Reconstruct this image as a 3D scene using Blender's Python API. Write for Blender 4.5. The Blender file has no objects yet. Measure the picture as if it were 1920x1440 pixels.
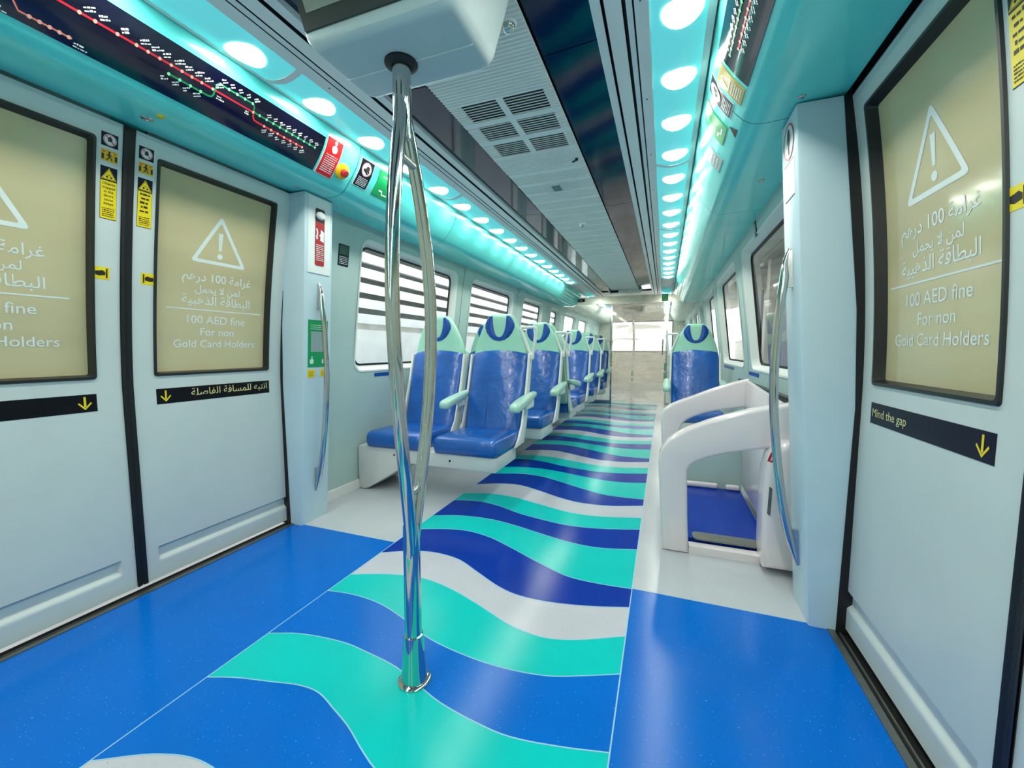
import bpy, bmesh, math, random
from mathutils import Vector, Matrix
random.seed(7)
PI = math.pi
SC = bpy.context.scene
COL = SC.collection

# ------------------------------------------------------------------ camera
CAM_POS = (0.735, 0.0, 1.06)
Rm = [[0.937388, -0.029410, -0.347042],
      [0.348286, 0.079156, 0.934040],
      [0.0, 0.996428, -0.084443]]
cam_data = bpy.data.cameras.new('camera')
cam_data.sensor_width = 36.0
cam_data.lens = 767.0 / 1920.0 * 36.0
cam_data.clip_start = 0.02
cam = bpy.data.objects.new('camera', cam_data)
COL.objects.link(cam)
M4 = Matrix(((Rm[0][0], Rm[0][1], -Rm[0][2], CAM_POS[0]),
             (Rm[1][0], Rm[1][1], -Rm[1][2], CAM_POS[1]),
             (Rm[2][0], Rm[2][1], -Rm[2][2], CAM_POS[2]),
             (0, 0, 0, 1)))
cam.matrix_world = M4
SC.camera = cam

# ------------------------------------------------------------------ world, exposure
world = bpy.data.worlds.new('daylight')
SC.world = world
world.use_nodes = True
wn = world.node_tree
wn.nodes.clear()
wo = wn.nodes.new('ShaderNodeOutputWorld')
wb = wn.nodes.new('ShaderNodeBackground')
wb.inputs[0].default_value = (0.93, 0.97, 1.0, 1)
wb.inputs[1].default_value = 3.2
wn.links.new(wb.outputs[0], wo.inputs[0])
SC.view_settings.view_transform = 'Standard'
SC.view_settings.look = 'None'
SC.view_settings.exposure = 0.25
SC.view_settings.gamma = 1.0
SC.view_settings.use_curve_mapping = False
LED_STRENGTH = 46.0
DIFFUSER_STRENGTH = 0.40
SC.cycles.max_bounces = 7
SC.cycles.adaptive_threshold = 0.04
SC.cycles.use_light_tree = False
SC.cycles.diffuse_bounces = 3
SC.cycles.glossy_bounces = 4
SC.cycles.transparent_max_bounces = 10

# ------------------------------------------------------------------ materials
def lin(c):
    c = c / 255.0
    return c / 12.92 if c <= 0.04045 else ((c + 0.055) / 1.055) ** 2.4
def rgb(r, g, b):
    return (lin(r), lin(g), lin(b), 1.0)
MATS = {}
def mat(name, col, rough=0.4, metal=0.0, coat=0.0, spec=0.5, var=0.04, scale=6.0, bump=0.0, bump_scale=80.0, emit=None, estr=0.0, coat_rough=0.05, stretch=None, bump_dist=0.01):
    m = bpy.data.materials.new(name)
    m.use_nodes = True
    nt = m.node_tree
    b = nt.nodes['Principled BSDF']
    b.inputs['Roughness'].default_value = rough
    b.inputs['Metallic'].default_value = metal
    b.inputs['Coat Weight'].default_value = coat
    b.inputs['Coat Roughness'].default_value = coat_rough
    b.inputs['Specular IOR Level'].default_value = spec
    tc = nt.nodes.new('ShaderNodeTexCoord')
    vec = tc.outputs['Object']
    if stretch:
        mp = nt.nodes.new('ShaderNodeMapping')
        mp.inputs['Scale'].default_value = stretch
        nt.links.new(vec, mp.inputs['Vector'])
        vec = mp.outputs['Vector']
    n = nt.nodes.new('ShaderNodeTexNoise')
    n.inputs['Scale'].default_value = scale
    n.inputs['Detail'].default_value = 3.0
    nt.links.new(vec, n.inputs['Vector'])
    r = nt.nodes.new('ShaderNodeValToRGB')
    r.color_ramp.elements[0].position = 0.3
    r.color_ramp.elements[1].position = 0.7
    r.color_ramp.elements[0].color = tuple(max(0, c * (1 - var)) for c in col[:3]) + (1,)
    r.color_ramp.elements[1].color = tuple(min(1, c * (1 + var)) for c in col[:3]) + (1,)
    nt.links.new(n.outputs['Fac'], r.inputs['Fac'])
    nt.links.new(r.outputs['Color'], b.inputs['Base Color'])
    if bump > 0:
        n2 = nt.nodes.new('ShaderNodeTexNoise')
        n2.inputs['Scale'].default_value = bump_scale
        n2.inputs['Detail'].default_value = 4.0
        nt.links.new(vec, n2.inputs['Vector'])
        bp = nt.nodes.new('ShaderNodeBump')
        bp.inputs['Strength'].default_value = bump
        bp.inputs['Distance'].default_value = bump_dist
        nt.links.new(n2.outputs['Fac'], bp.inputs['Height'])
        nt.links.new(bp.outputs['Normal'], b.inputs['Normal'])
    if emit:
        b.inputs['Emission Color'].default_value = emit
        b.inputs['Emission Strength'].default_value = estr
    MATS[name] = m
    return m

def floor_mat(name, col, fleck, amount=0.71):
    """terrazzo-like vinyl: base colour with fine flecks"""
    m = mat(name, col, rough=0.17, spec=0.16, var=0.05, scale=2.5, bump=0.02, bump_scale=300)
    nt = m.node_tree
    b = nt.nodes['Principled BSDF']
    base = b.inputs['Base Color'].links[0].from_socket
    tc = [x for x in nt.nodes if x.type == 'TEX_COORD'][0]
    n = nt.nodes.new('ShaderNodeTexNoise')
    n.inputs['Scale'].default_value = 170.0
    n.inputs['Detail'].default_value = 1.0
    nt.links.new(tc.outputs['Object'], n.inputs['Vector'])
    r = nt.nodes.new('ShaderNodeValToRGB')
    r.color_ramp.elements[0].position = amount
    r.color_ramp.elements[1].position = amount + 0.05
    nt.links.new(n.outputs['Fac'], r.inputs['Fac'])
    mx = nt.nodes.new('ShaderNodeMix')
    mx.data_type = 'RGBA'
    nt.links.new(r.outputs['Color'], mx.inputs[0])
    nt.links.new(base, mx.inputs[6])
    mx.inputs[7].default_value = fleck
    nt.links.new(mx.outputs[2], b.inputs['Base Color'])
    return m

def glass_mat(name, tint, frost=None, frost_col=None, lo=0.0, hi=0.0, wave=False, gloss=0.06):
    """thin sheet glass: see-through + fresnel gloss, optional etched (diffusing) areas"""
    m = bpy.data.materials.new(name)
    m.use_nodes = True
    nt = m.node_tree
    nt.nodes.clear()
    out = nt.nodes.new('ShaderNodeOutputMaterial')
    tr = nt.nodes.new('ShaderNodeBsdfTransparent')
    tr.inputs[0].default_value = tint
    gl = nt.nodes.new('ShaderNodeBsdfGlossy')
    gl.inputs['Roughness'].default_value = 0.03
    fc = nt.nodes.new('ShaderNodeLayerWeight')
    fc.inputs['Blend'].default_value = 0.5
    pw = nt.nodes.new('ShaderNodeMath'); pw.operation = 'POWER'; pw.inputs[1].default_value = 5.0
    nt.links.new(fc.outputs['Facing'], pw.inputs[0])
    lw = nt.nodes.new('ShaderNodeMath'); lw.operation = 'MULTIPLY_ADD'
    lw.inputs[1].default_value = 0.85; lw.inputs[2].default_value = gloss
    nt.links.new(pw.outputs[0], lw.inputs[0])
    mix = nt.nodes.new('ShaderNodeMixShader')
    nt.links.new(lw.outputs[0], mix.inputs[0])
    nt.links.new(tr.outputs[0], mix.inputs[1])
    nt.links.new(gl.outputs[0], mix.inputs[2])
    last = mix.outputs[0]
    if frost_col:
        df = nt.nodes.new('ShaderNodeBsdfDiffuse')
        df.inputs[0].default_value = frost_col
        tl = nt.nodes.new('ShaderNodeBsdfTranslucent')
        tl.inputs[0].default_value = frost_col
        m2 = nt.nodes.new('ShaderNodeMixShader')
        m2.inputs[0].default_value = 0.5
        nt.links.new(df.outputs[0], m2.inputs[1])
        nt.links.new(tl.outputs[0], m2.inputs[2])
        tc = nt.nodes.new('ShaderNodeTexCoord')
        mp = nt.nodes.new('ShaderNodeMapping')
        mp.inputs['Scale'].default_value = (0.9, 1.0, 5.0) if wave else (6, 6, 9)
        nt.links.new(tc.outputs['Object'], mp.inputs['Vector'])
        nz = nt.nodes.new('ShaderNodeTexNoise')
        nz.inputs['Scale'].default_value = 1.1 if wave else 1.2
        nz.inputs['Detail'].default_value = 6.0 if wave else 8.0
        nz.inputs['Distortion'].default_value = 0.6
        nt.links.new(mp.outputs[0], nz.inputs['Vector'])
        mr = nt.nodes.new('ShaderNodeMapRange')
        mr.inputs[1].default_value = 0.42
        mr.inputs[2].default_value = 0.58
        mr.inputs[3].default_value = lo
        mr.inputs[4].default_value = hi
        nt.links.new(nz.outputs['Fac'], mr.inputs[0])
        m3 = nt.nodes.new('ShaderNodeMixShader')
        nt.links.new(mr.outputs[0], m3.inputs[0])
        nt.links.new(last, m3.inputs[1])
        nt.links.new(m2.outputs[0], m3.inputs[2])
        last = m3.outputs[0]
    nt.links.new(last, out.inputs[0])
    MATS[name] = m
    return m

mat('door_paint', rgb(206, 216, 214), rough=0.38, spec=0.45, var=0.02, bump=0.03, bump_scale=400)
mat('pillar_paint', rgb(198, 222, 232), rough=0.36, spec=0.45, var=0.02, bump=0.03, bump_scale=400)
mat('wall_panel', rgb(178, 202, 198), rough=0.42, spec=0.4, var=0.02, bump=0.02, bump_scale=300)
mat('cove_cyan', rgb(104, 234, 228), rough=0.24, spec=0.5, coat=0.25, var=0.05, scale=3, bump=0.03, bump_scale=250)
mat('ceiling_grey', rgb(236, 238, 236), rough=0.4, var=0.02)
mat('groove_black', rgb(16, 18, 20), rough=0.6)
mat('slat_grey', rgb(238, 240, 236), rough=0.5, var=0.03)
mat('vent_dark', rgb(20, 22, 26), rough=0.7)
mat('tint_panel', rgb(4, 36, 66), rough=0.08, spec=0.45, coat=0.0, var=0.25, scale=2.2, bump=0.05, bump_scale=4.0)
mat('rubber_black', rgb(15, 15, 17), rough=0.5, var=0.1)
mat('gasket_dark', rgb(34, 37, 36), rough=0.35, var=0.1)
mat('steel', rgb(205, 202, 198), rough=0.1, metal=1.0, var=0.02)
mat('steel_brushed', rgb(196, 196, 192), rough=0.28, metal=1.0, var=0.05, bump=0.05, bump_scale=120, stretch=(1, 14, 14))
mat('header_steel', rgb(214, 205, 192), rough=0.22, metal=1.0, var=0.04)
mat('sill_metal', rgb(128, 130, 124), rough=0.4, metal=0.8, var=0.1, scale=20)
mat('film_tan', rgb(202, 190, 150), rough=0.10, spec=0.55, var=0.09, scale=1.7, stretch=(1, 0.5, 3))
mat('letter_white', rgb(226, 236, 234), rough=0.4)
mat('letter_yellow', rgb(238, 210, 40), rough=0.45)
mat('letter_cream', rgb(222, 214, 150), rough=0.45)
mat('sticker_navy', rgb(9, 14, 36), rough=0.35, spec=0.25)
mat('sticker_black', rgb(8, 10, 16), rough=0.35, spec=0.25)
mat('sticker_yellow', rgb(243, 215, 20), rough=0.35)
mat('sticker_amber', rgb(246, 190, 30), rough=0.35)
mat('sticker_red', rgb(214, 20, 26), rough=0.35)
mat('sticker_darkred', rgb(168, 16, 28), rough=0.35)
mat('sticker_green', rgb(14, 160, 92), rough=0.35)
mat('sign_green', rgb(14, 74, 62), rough=0.35)
mat('sticker_gold', rgb(170, 148, 60), rough=0.3)
mat('sticker_white', rgb(228, 236, 236), rough=0.35)
mat('sticker_grey', rgb(150, 172, 172), rough=0.35)
mat('map_board', rgb(8, 10, 36), rough=0.14, spec=0.5, coat=0.4)
mat('line_red', rgb(206, 34, 52), rough=0.4)
mat('line_green', rgb(20, 128, 80), rough=0.4)
mat('line_salmon', rgb(226, 130, 110), rough=0.4)
mat('dot_pink', rgb(250, 176, 158), rough=0.4)
mat('dot_mint', rgb(130, 232, 172), rough=0.4)
mat('ring_pink', rgb(216, 170, 176), rough=0.4)
mat('icon_dark', rgb(26, 22, 18), rough=0.5)
floor_mat('vinyl_blue', rgb(0, 106, 204), rgb(90, 170, 235))
floor_mat('vinyl_navy', rgb(4, 52, 160), rgb(70, 130, 215), 0.72)
floor_mat('vinyl_turquoise', rgb(8, 198, 194), rgb(60, 190, 190), 0.72)
floor_mat('vinyl_grey', rgb(190, 196, 202), rgb(120, 126, 136), 0.72)
floor_mat('vinyl_pale', rgb(196, 198, 208), rgb(130, 130, 145), 0.70)
mat('weld_line', rgb(150, 200, 225), rough=0.4)
mat('leather_blue', rgb(16, 90, 176), rough=0.27, spec=0.7, coat=0.15, var=0.12, scale=5, bump=0.7, bump_scale=5, stretch=(1, 1, 1.2), bump_dist=0.024)
mat('leather_navy', rgb(2, 74, 160), rough=0.34, var=0.08, bump=0.1, bump_scale=30)
mat('leather_mint', rgb(160, 218, 194), rough=0.36, var=0.05, bump=0.08, bump_scale=20)
mat('seam_blue', rgb(18, 56, 128), rough=0.5)
mat('plastic_mint', rgb(176, 218, 202), rough=0.3, var=0.03)
mat('plastic_white', rgb(226, 232, 228), rough=0.3, var=0.02)
mat('grp_white', rgb(234, 226, 228), rough=0.2, coat=0.4, var=0.015)
mat('beam_white', rgb(214, 216, 216), rough=0.4, var=0.03)
mat('screen_bezel', rgb(58, 64, 60), rough=0.4, var=0.05)
mat('screen_glass', rgb(146, 154, 146), rough=0.25, var=0.08, scale=3)
mat('monitor_shell', rgb(186, 202, 206), rough=0.4, var=0.02, bump=0.04, bump_scale=300)
mat('button_yellow', rgb(248, 196, 10), rough=0.3)
mat('button_red', rgb(196, 36, 44), rough=0.35)
mat('outside_white', rgb(232, 234, 234), rough=0.7, var=0.1, scale=2)
mat('outside_grey', rgb(198, 198, 192), rough=0.8, var=0.15, scale=3)
mat('outside_dark', rgb(42, 50, 52), rough=0.5, var=0.1)
mat('outside_concrete', rgb(200, 198, 190), rough=0.9, var=0.1, scale=2)
mat('latch_green', rgb(120, 182, 160), rough=0.35)
mat('compartment_beige', rgb(238, 230, 218), rough=0.5, var=0.04)
mat('led_lens', rgb(250, 245, 225), rough=0.4, emit=(1.0, 0.965, 0.86, 1), estr=LED_STRENGTH)
mat('diffuser_cyan', rgb(120, 222, 226), rough=0.35, emit=(0.13, 0.72, 0.74, 1), estr=DIFFUSER_STRENGTH)
mat('led_blue', rgb(60, 120, 230), rough=0.3)
MATS['diffuser_cyan'].cycles.emission_sampling = 'NONE'
glass_mat('window_glass', (0.93, 0.96, 0.95, 1))
glass_mat('partition_glass', (0.86, 0.93, 0.91, 1), frost_col=rgb(214, 226, 222), lo=0.03, hi=0.14)
glass_mat('etched_glass', (1.0, 0.97, 0.93, 1), frost_col=rgb(244, 236, 228), lo=0.10, hi=0.6, wave=True)

# ------------------------------------------------------------------ mesh helpers
class MB:
    """collects faces with per-face materials and links them as ONE mesh object"""
    def __init__(self):
        self.v = []; self.f = []; self.m = []; self.slots = []
    def slot(self, m):
        if m not in self.slots: self.slots.append(m)
        return self.slots.index(m)
    def add(self, vs, fs, m):
        o = len(self.v); s = self.slot(m)
        self.v += [tuple(p) for p in vs]
        for f in fs:
            self.f.append(tuple(i + o for i in f)); self.m.append(s)
        return self
    def box(self, x0, x1, y0, y1, z0, z1, m):
        vs = [(x0,y0,z0),(x1,y0,z0),(x1,y1,z0),(x0,y1,z0),(x0,y0,z1),(x1,y0,z1),(x1,y1,z1),(x0,y1,z1)]
        fs = [(3,2,1,0),(4,5,6,7),(0,1,5,4),(1,2,6,5),(2,3,7,6),(3,0,4,7)]
        return self.add(vs, fs, m)
    def rbox(self, x0, x1, y0, y1, z0, z1, m, r=0.01, seg=3):
        bm = bmesh.new()
        bmesh.ops.create_cube(bm, size=1.0)
        for v in bm.verts:
            v.co = Vector(((x0+x1)/2 + v.co.x*(x1-x0), (y0+y1)/2 + v.co.y*(y1-y0), (z0+z1)/2 + v.co.z*(z1-z0)))
        bmesh.ops.bevel(bm, geom=bm.edges[:], offset=r, segments=seg, profile=0.5, affect='EDGES')
        return self.bm(bm, m)
    def bm(self, bm, m):
        bm.verts.index_update()
        self.add([v.co.copy() for v in bm.verts], [tuple(v.index for v in f.verts) for f in bm.faces], m)
        bm.free()
        return self
    def grid(self, fn, us, vs, m, flip=False):
        P = [fn(u, v) for u in us for v in vs]
        n = len(vs); fs = []
        for i in range(len(us)-1):
            for j in range(n-1):
                q = (i*n+j, (i+1)*n+j, (i+1)*n+j+1, i*n+j+1)
                fs.append(q[::-1] if flip else q)
        return self.add(P, fs, m)
    def tube(self, pts, r, m, seg=14, caps=True, closed=False):
        pts = [Vector(p) for p in pts]; n = len(pts)
        rs = r if isinstance(r, (list, tuple)) else [r]*n
        vs = []; fs = []; up = None
        for i, p in enumerate(pts):
            a = pts[i-1] if (i > 0 or closed) else p
            b = pts[(i+1) % n] if (i < n-1 or closed) else p
            t = (b-a).normalized()
            if up is None:
                up = t.orthogonal().normalized()
            up = (up - t*up.dot(t)).normalized()
            w = t.cross(up)
            for k in range(seg):
                an = 2*PI*k/seg
                vs.append(p + (up*math.cos(an) + w*math.sin(an))*rs[i])
        for i in range(n if closed else n-1):
            j = (i+1) % n
            for k in range(seg):
                l = (k+1) % seg
                fs.append((i*seg+k, i*seg+l, j*seg+l, j*seg+k))
        if caps and not closed:
            fs.append(tuple(range(seg))[::-1])
            fs.append(tuple((n-1)*seg+k for k in range(seg)))
        return self.add(vs, fs, m)
    def lathe(self, prof, c, m, seg=28, axis=(0,0,1)):
        ax = Vector(axis).normalized(); u = ax.orthogonal().normalized(); w = ax.cross(u); c = Vector(c)
        vs = []; fs = []; n = len(prof)
        for r, h in prof:
            for k in range(seg):
                an = 2*PI*k/seg
                vs.append(c + ax*h + (u*math.cos(an)+w*math.sin(an))*r)
        for i in range(n-1):
            for k in range(seg):
                l = (k+1) % seg
                fs.append((i*seg+k, i*seg+l, (i+1)*seg+l, (i+1)*seg+k))
        fs.append(tuple(range(seg))[::-1]); fs.append(tuple((n-1)*seg+k for k in range(seg)))
        return self.add(vs, fs, m)
    def loft(self, rings, m, caps=True):
        n = len(rings[0]); vs = [p for r in rings for p in r]; fs = []
        assert all(len(r) == n for r in rings)
        for i in range(len(rings)-1):
            for k in range(n):
                l = (k+1) % n
                fs.append((i*n+k, i*n+l, (i+1)*n+l, (i+1)*n+k))
        if caps:
            fs.append(tuple(range(n))[::-1]); fs.append(tuple((len(rings)-1)*n+k for k in range(n)))
        return self.add(vs, fs, m)
    def prism(self, poly, plane, a, b, m, r=0.0, seg=2):
        """extrude a 2D polygon; plane 'xz' -> along y, 'yz' -> along x, 'xy' -> along z"""
        bm = bmesh.new()
        def P(p, h):
            if plane == 'xz': return (p[0], h, p[1])
            if plane == 'yz': return (h, p[0], p[1])
            return (p[0], p[1], h)
        A = [bm.verts.new(P(p, a)) for p in poly]; B = [bm.verts.new(P(p, b)) for p in poly]
        n = len(poly)
        fa = bm.faces.new(A); fb = bm.faces.new(B[::-1])
        for i in range(n):
            j = (i+1) % n
            bm.faces.new((A[j], A[i], B[i], B[j]))
        bmesh.ops.recalc_face_normals(bm, faces=bm.faces[:])
        if r > 0:
            es = [e for e in bm.edges if (e.verts[0] in A and e.verts[1] in A) or (e.verts[0] in B and e.verts[1] in B)]
            bmesh.ops.bevel(bm, geom=es, offset=r, segments=seg, profile=0.5, affect='EDGES', clamp_overlap=True)
        return self.bm(bm, m)
    def build(self, name, parent=None, smooth=35, kind=None):
        me = bpy.data.meshes.new(name)
        me.from_pydata([tuple(p) for p in self.v], [], self.f)
        for s in self.slots: me.materials.append(MATS[s])
        me.polygons.foreach_set('material_index', self.m)
        bm = bmesh.new(); bm.from_mesh(me)
        bmesh.ops.remove_doubles(bm, verts=bm.verts[:], dist=1e-6)
        bmesh.ops.recalc_face_normals(bm, faces=bm.faces[:])
        bm.to_mesh(me); bm.free()
        if smooth:
            me.polygons.foreach_set('use_smooth', [True]*len(me.polygons))
            me.set_sharp_from_angle(angle=math.radians(smooth))
        me.update()
        o = bpy.data.objects.new(name, me)
        COL.objects.link(o)
        if parent is not None:
            o.parent = parent
            o.matrix_parent_inverse = PARINV.get(parent.name, Matrix.Identity(4))
        if kind: o['kind'] = kind
        return o
PARINV = {}
def tag(o, label, cat, group=None, kind=None):
    o['label'] = label; o['category'] = cat
    if group: o['group'] = group
    if kind: o['kind'] = kind
    return o
def empty(name, loc, label=None, cat=None, group=None, kind=None, rz=0.0, local=False):
    """Empty at a thing's base. local=True: parts are given in the thing's own frame; else in world coordinates"""
    o = bpy.data.objects.new(name, None); COL.objects.link(o)
    o.empty_display_size = 0.05
    o.location = loc; o.rotation_euler = (0, 0, rz)
    if not local:
        PARINV[o.name] = (Matrix.Translation(Vector(loc)) @ Matrix.Rotation(rz, 4, 'Z')).inverted()
    if label: tag(o, label, cat, group, kind)
    return o
def copy_tree(o, parent=None):
    c = o.copy(); COL.objects.link(c)
    if parent is not None: c.parent = parent
    for ch in list(o.children): copy_tree(ch, c)
    return c
def interp(pts, z):
    if z <= pts[0][0]: return pts[0][1]
    for (a, b), (c, d) in zip(pts, pts[1:]):
        if z <= c: return b + (d-b)*(z-a)/(c-a)
    return pts[-1][1]
def frange(a, b, n): return [a + (b-a)*i/n for i in range(n+1)]

# ------------------------------------------------------------------ lettering
AR = {'ا':(0xFE8D,0xFE8E,0,0),'ب':(0xFE8F,0xFE90,0xFE91,0xFE92),'ة':(0xFE93,0xFE94,0,0),'ت':(0xFE95,0xFE96,0xFE97,0xFE98),
      'ح':(0xFEA1,0xFEA2,0xFEA3,0xFEA4),'د':(0xFEA9,0xFEAA,0,0),'ذ':(0xFEAB,0xFEAC,0,0),'ر':(0xFEAD,0xFEAE,0,0),
      'س':(0xFEB1,0xFEB2,0xFEB3,0xFEB4),'ص':(0xFEB9,0xFEBA,0xFEBB,0xFEBC),'ط':(0xFEC1,0xFEC2,0xFEC3,0xFEC4),
      'غ':(0xFECD,0xFECE,0xFECF,0xFED0),'ف':(0xFED1,0xFED2,0xFED3,0xFED4),'ق':(0xFED5,0xFED6,0xFED7,0xFED8),
      'ل':(0xFEDD,0xFEDE,0xFEDF,0xFEE0),'م':(0xFEE1,0xFEE2,0xFEE3,0xFEE4),'ن':(0xFEE5,0xFEE6,0xFEE7,0xFEE8),
      'ه':(0xFEE9,0xFEEA,0xFEEB,0xFEEC),'ي':(0xFEF1,0xFEF2,0xFEF3,0xFEF4),'ﻻ':(0xFEFB,0xFEFC,0,0)}
def arabic(s):
    words = []
    for w in s.split(' '):
        w = w.replace('لا', 'ﻻ')
        if w and w[0].isdigit():
            words.append(w); continue
        out = []
        for i, ch in enumerate(w):
            fm = AR[ch]
            pj = i > 0 and AR[w[i-1]][2] != 0
            nj = i < len(w)-1 and fm[2] != 0
            out.append(chr(fm[3] if pj and nj else fm[1] if pj else fm[2] if nj else fm[0]))
        words.append(''.join(out[::-1]))
    return ' '.join(words[::-1])
TXT = {}
def glyphs(s, bold=0.0):
    """2D outline mesh of a line of text, height unit = font size"""
    k = (s, bold)
    if k not in TXT:
        c = bpy.data.curves.new('lettering', 'FONT'); c.body = s; c.resolution_u = 3; c.offset = bold
        o = bpy.data.objects.new('lettering', c); COL.objects.link(o)
        bpy.context.view_layer.update()
        dg = bpy.context.evaluated_depsgraph_get()
        me = bpy.data.meshes.new_from_object(o.evaluated_get(dg))
        vs = [(v.co.x, v.co.y) for v in me.vertices]
        fs = [tuple(p.vertices) for p in me.polygons]
        bpy.data.objects.remove(o); bpy.data.curves.remove(c); bpy.data.meshes.remove(me)
        TXT[k] = (vs, fs)
    return TXT[k]
def put_text(mb, s, fn, a, t, m, width=None, size=None, align='c', h=0.0012, bold=0.0, sy=None):
    """fn(a, t, h) maps sign coordinates to the world; (a, t) = anchor on the baseline"""
    vs, fs = glyphs(s, bold)
    if not vs: return
    x0 = min(v[0] for v in vs); x1 = max(v[0] for v in vs)
    k = size if size else width/(x1-x0)
    ky = sy if sy else k
    off = {'c': (x0+x1)/2, 'l': x0, 'r': x1}[align]
    mb.add([fn(a+(x-off)*k, t+y*ky, h) for x, y in vs], fs, m)
def put_poly(mb, poly, fn, m, h=0.0012):
    mb.add([fn(p[0], p[1], h) for p in poly], [tuple(range(len(poly)))], m)
def put_strip(mb, outer, inner, fn, m, h=0.0012, closed=True):
    n = len(outer); vs = [fn(p[0], p[1], h) for p in outer] + [fn(p[0], p[1], h) for p in inner]
    fs = [(i, (i+1) % n, n+(i+1) % n, n+i) for i in range(n if closed else n-1)]
    mb.add(vs, fs, m)
def put_line(mb, pts, w, fn, m, h=0.0012):
    """polyline of width w with mitred joints"""
    L = []; R = []
    n = len(pts)
    for i, p in enumerate(pts):
        a = pts[max(i-1, 0)]; b = pts[min(i+1, n-1)]
        dx, dy = b[0]-a[0], b[1]-a[1]; l = math.hypot(dx, dy) or 1
        nx, ny = -dy/l*w/2, dx/l*w/2
        L.append((p[0]+nx, p[1]+ny)); R.append((p[0]-nx, p[1]-ny))
    put_strip(mb, L, R, fn, m, h, closed=False)
def circ(cx, cy, r, n=24, ry=None):
    ry = ry or r
    return [(cx+r*math.cos(2*PI*i/n), cy+ry*math.sin(2*PI*i/n)) for i in range(n)]
def put_ring(mb, cx, cy, r, w, fn, m, h=0.0012, n=28):
    put_strip(mb, circ(cx, cy, r, n), circ(cx, cy, r-w, n), fn, m, h)
def rr(a0, a1, t0, t1, r, n=5):
    """rounded rectangle outline"""
    out = []
    for cx, cy, s in ((a1-r, t1-r, 0), (a0+r, t1-r, 1), (a0+r, t0+r, 2), (a1-r, t0+r, 3)):
        for i in range(n+1):
            an = PI/2*(s + i/n)
            out.append((cx+r*math.cos(an), cy+r*math.sin(an)))
    return out
def put_plate(mb, a0, a1, t0, t1, fn, m, h=0.001, nt=6, na=1, edge=True):
    """thin rectangular sheet following the surface"""
    A = frange(a0, a1, na); T = frange(t0, t1, nt)
    mb.grid(lambda a, t: fn(a, t, h), A, T, m)
    if edge:
        for a in (a0, a1):
            mb.grid(lambda k, t, a=a: fn(a, t, h*k), [0, 1], T, m)
        for t in (t0, t1):
            mb.grid(lambda k, a, t=t: fn(a, t, h*k), [0, 1], A, m)
def greek(mb, a0, a1, t, fn, m, hgt=0.006, h=0.0013, align='c'):
    """a line of print too small to read in the photo: a row of little marks"""
    a = a0
    while a < a1 - hgt*0.6:
        w = hgt*random.uniform(0.6, 2.2)
        w = min(w, a1-a)
        hh = hgt*random.uniform(0.55, 1.0)
        put_poly(mb, [(a, t), (a+w, t), (a+w, t+hh), (a, t+hh)], fn, m, h)
        a += w + hgt*0.35

# ------------------------------------------------------------------ car body profiles (half widths against height)
def XL(z): return 1.40 - 0.133*max(z-0.85, 0)**1.5
def XR(z): return 1.40 - 0.0755*max(z-0.85, 0)**2
def XW(z):
    if z < 0.9: return 1.42 + 0.02*(0.9-z)/0.9
    return 1.42 - 0.13*((z-0.9)/1.05)**1.2
COVE = [(.868,2.178),(.88,2.13),(.905,2.072),(.94,2.022),(.972,1.984),(1.0,1.955),(1.03,1.938),(1.07,1.932),(1.30,1.945)]
ARC = [0.0]
for (a, b), (c, d) in zip(COVE, COVE[1:]): ARC.append(ARC[-1] + math.hypot(c-a, d-b))
def cove_pt(s, arc, h):
    arc = min(max(arc, 0), ARC[-1])
    for i in range(len(COVE)-1):
        if arc <= ARC[i+1]+1e-9:
            k = (arc-ARC[i])/(ARC[i+1]-ARC[i])
            (x0, z0), (x1, z1) = COVE[i], COVE[i+1]
            # smoothed normal
            def nrm(j):
                j = min(max(j, 0), len(COVE)-2)
                (p, q), (r_, t_) = COVE[j], COVE[j+1]
                l = math.hypot(r_-p, t_-q); return ((t_-q)/l, -(r_-p)/l)
            n0 = nrm(i if k < .5 else i); n1 = nrm(i+1 if k > .5 else i-1)
            w = abs(k-.5)
            nx, nz = n0[0]*(1-w)+n1[0]*w, n0[1]*(1-w)+n1[1]*w
            l = math.hypot(nx, nz)
            return (x0+(x1-x0)*k + nx/l*h, z0+(z1-z0)*k + nz/l*h)
def on_cove(s, yc, ac):
    """sign frame on the cove: a along reading direction, t up the face"""
    def fn(a, t, h):
        x, z = cove_pt(s, ac-t, h)
        return (s*x, yc - s*a, z)
    return fn
def on_door(s, yc, zc, base=0.0):
    X = XL if s < 0 else XR
    def fn(a, t, h):
        z = zc+t
        return (s*(X(z)-base-h), yc - s*a, z)
    return fn

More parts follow.
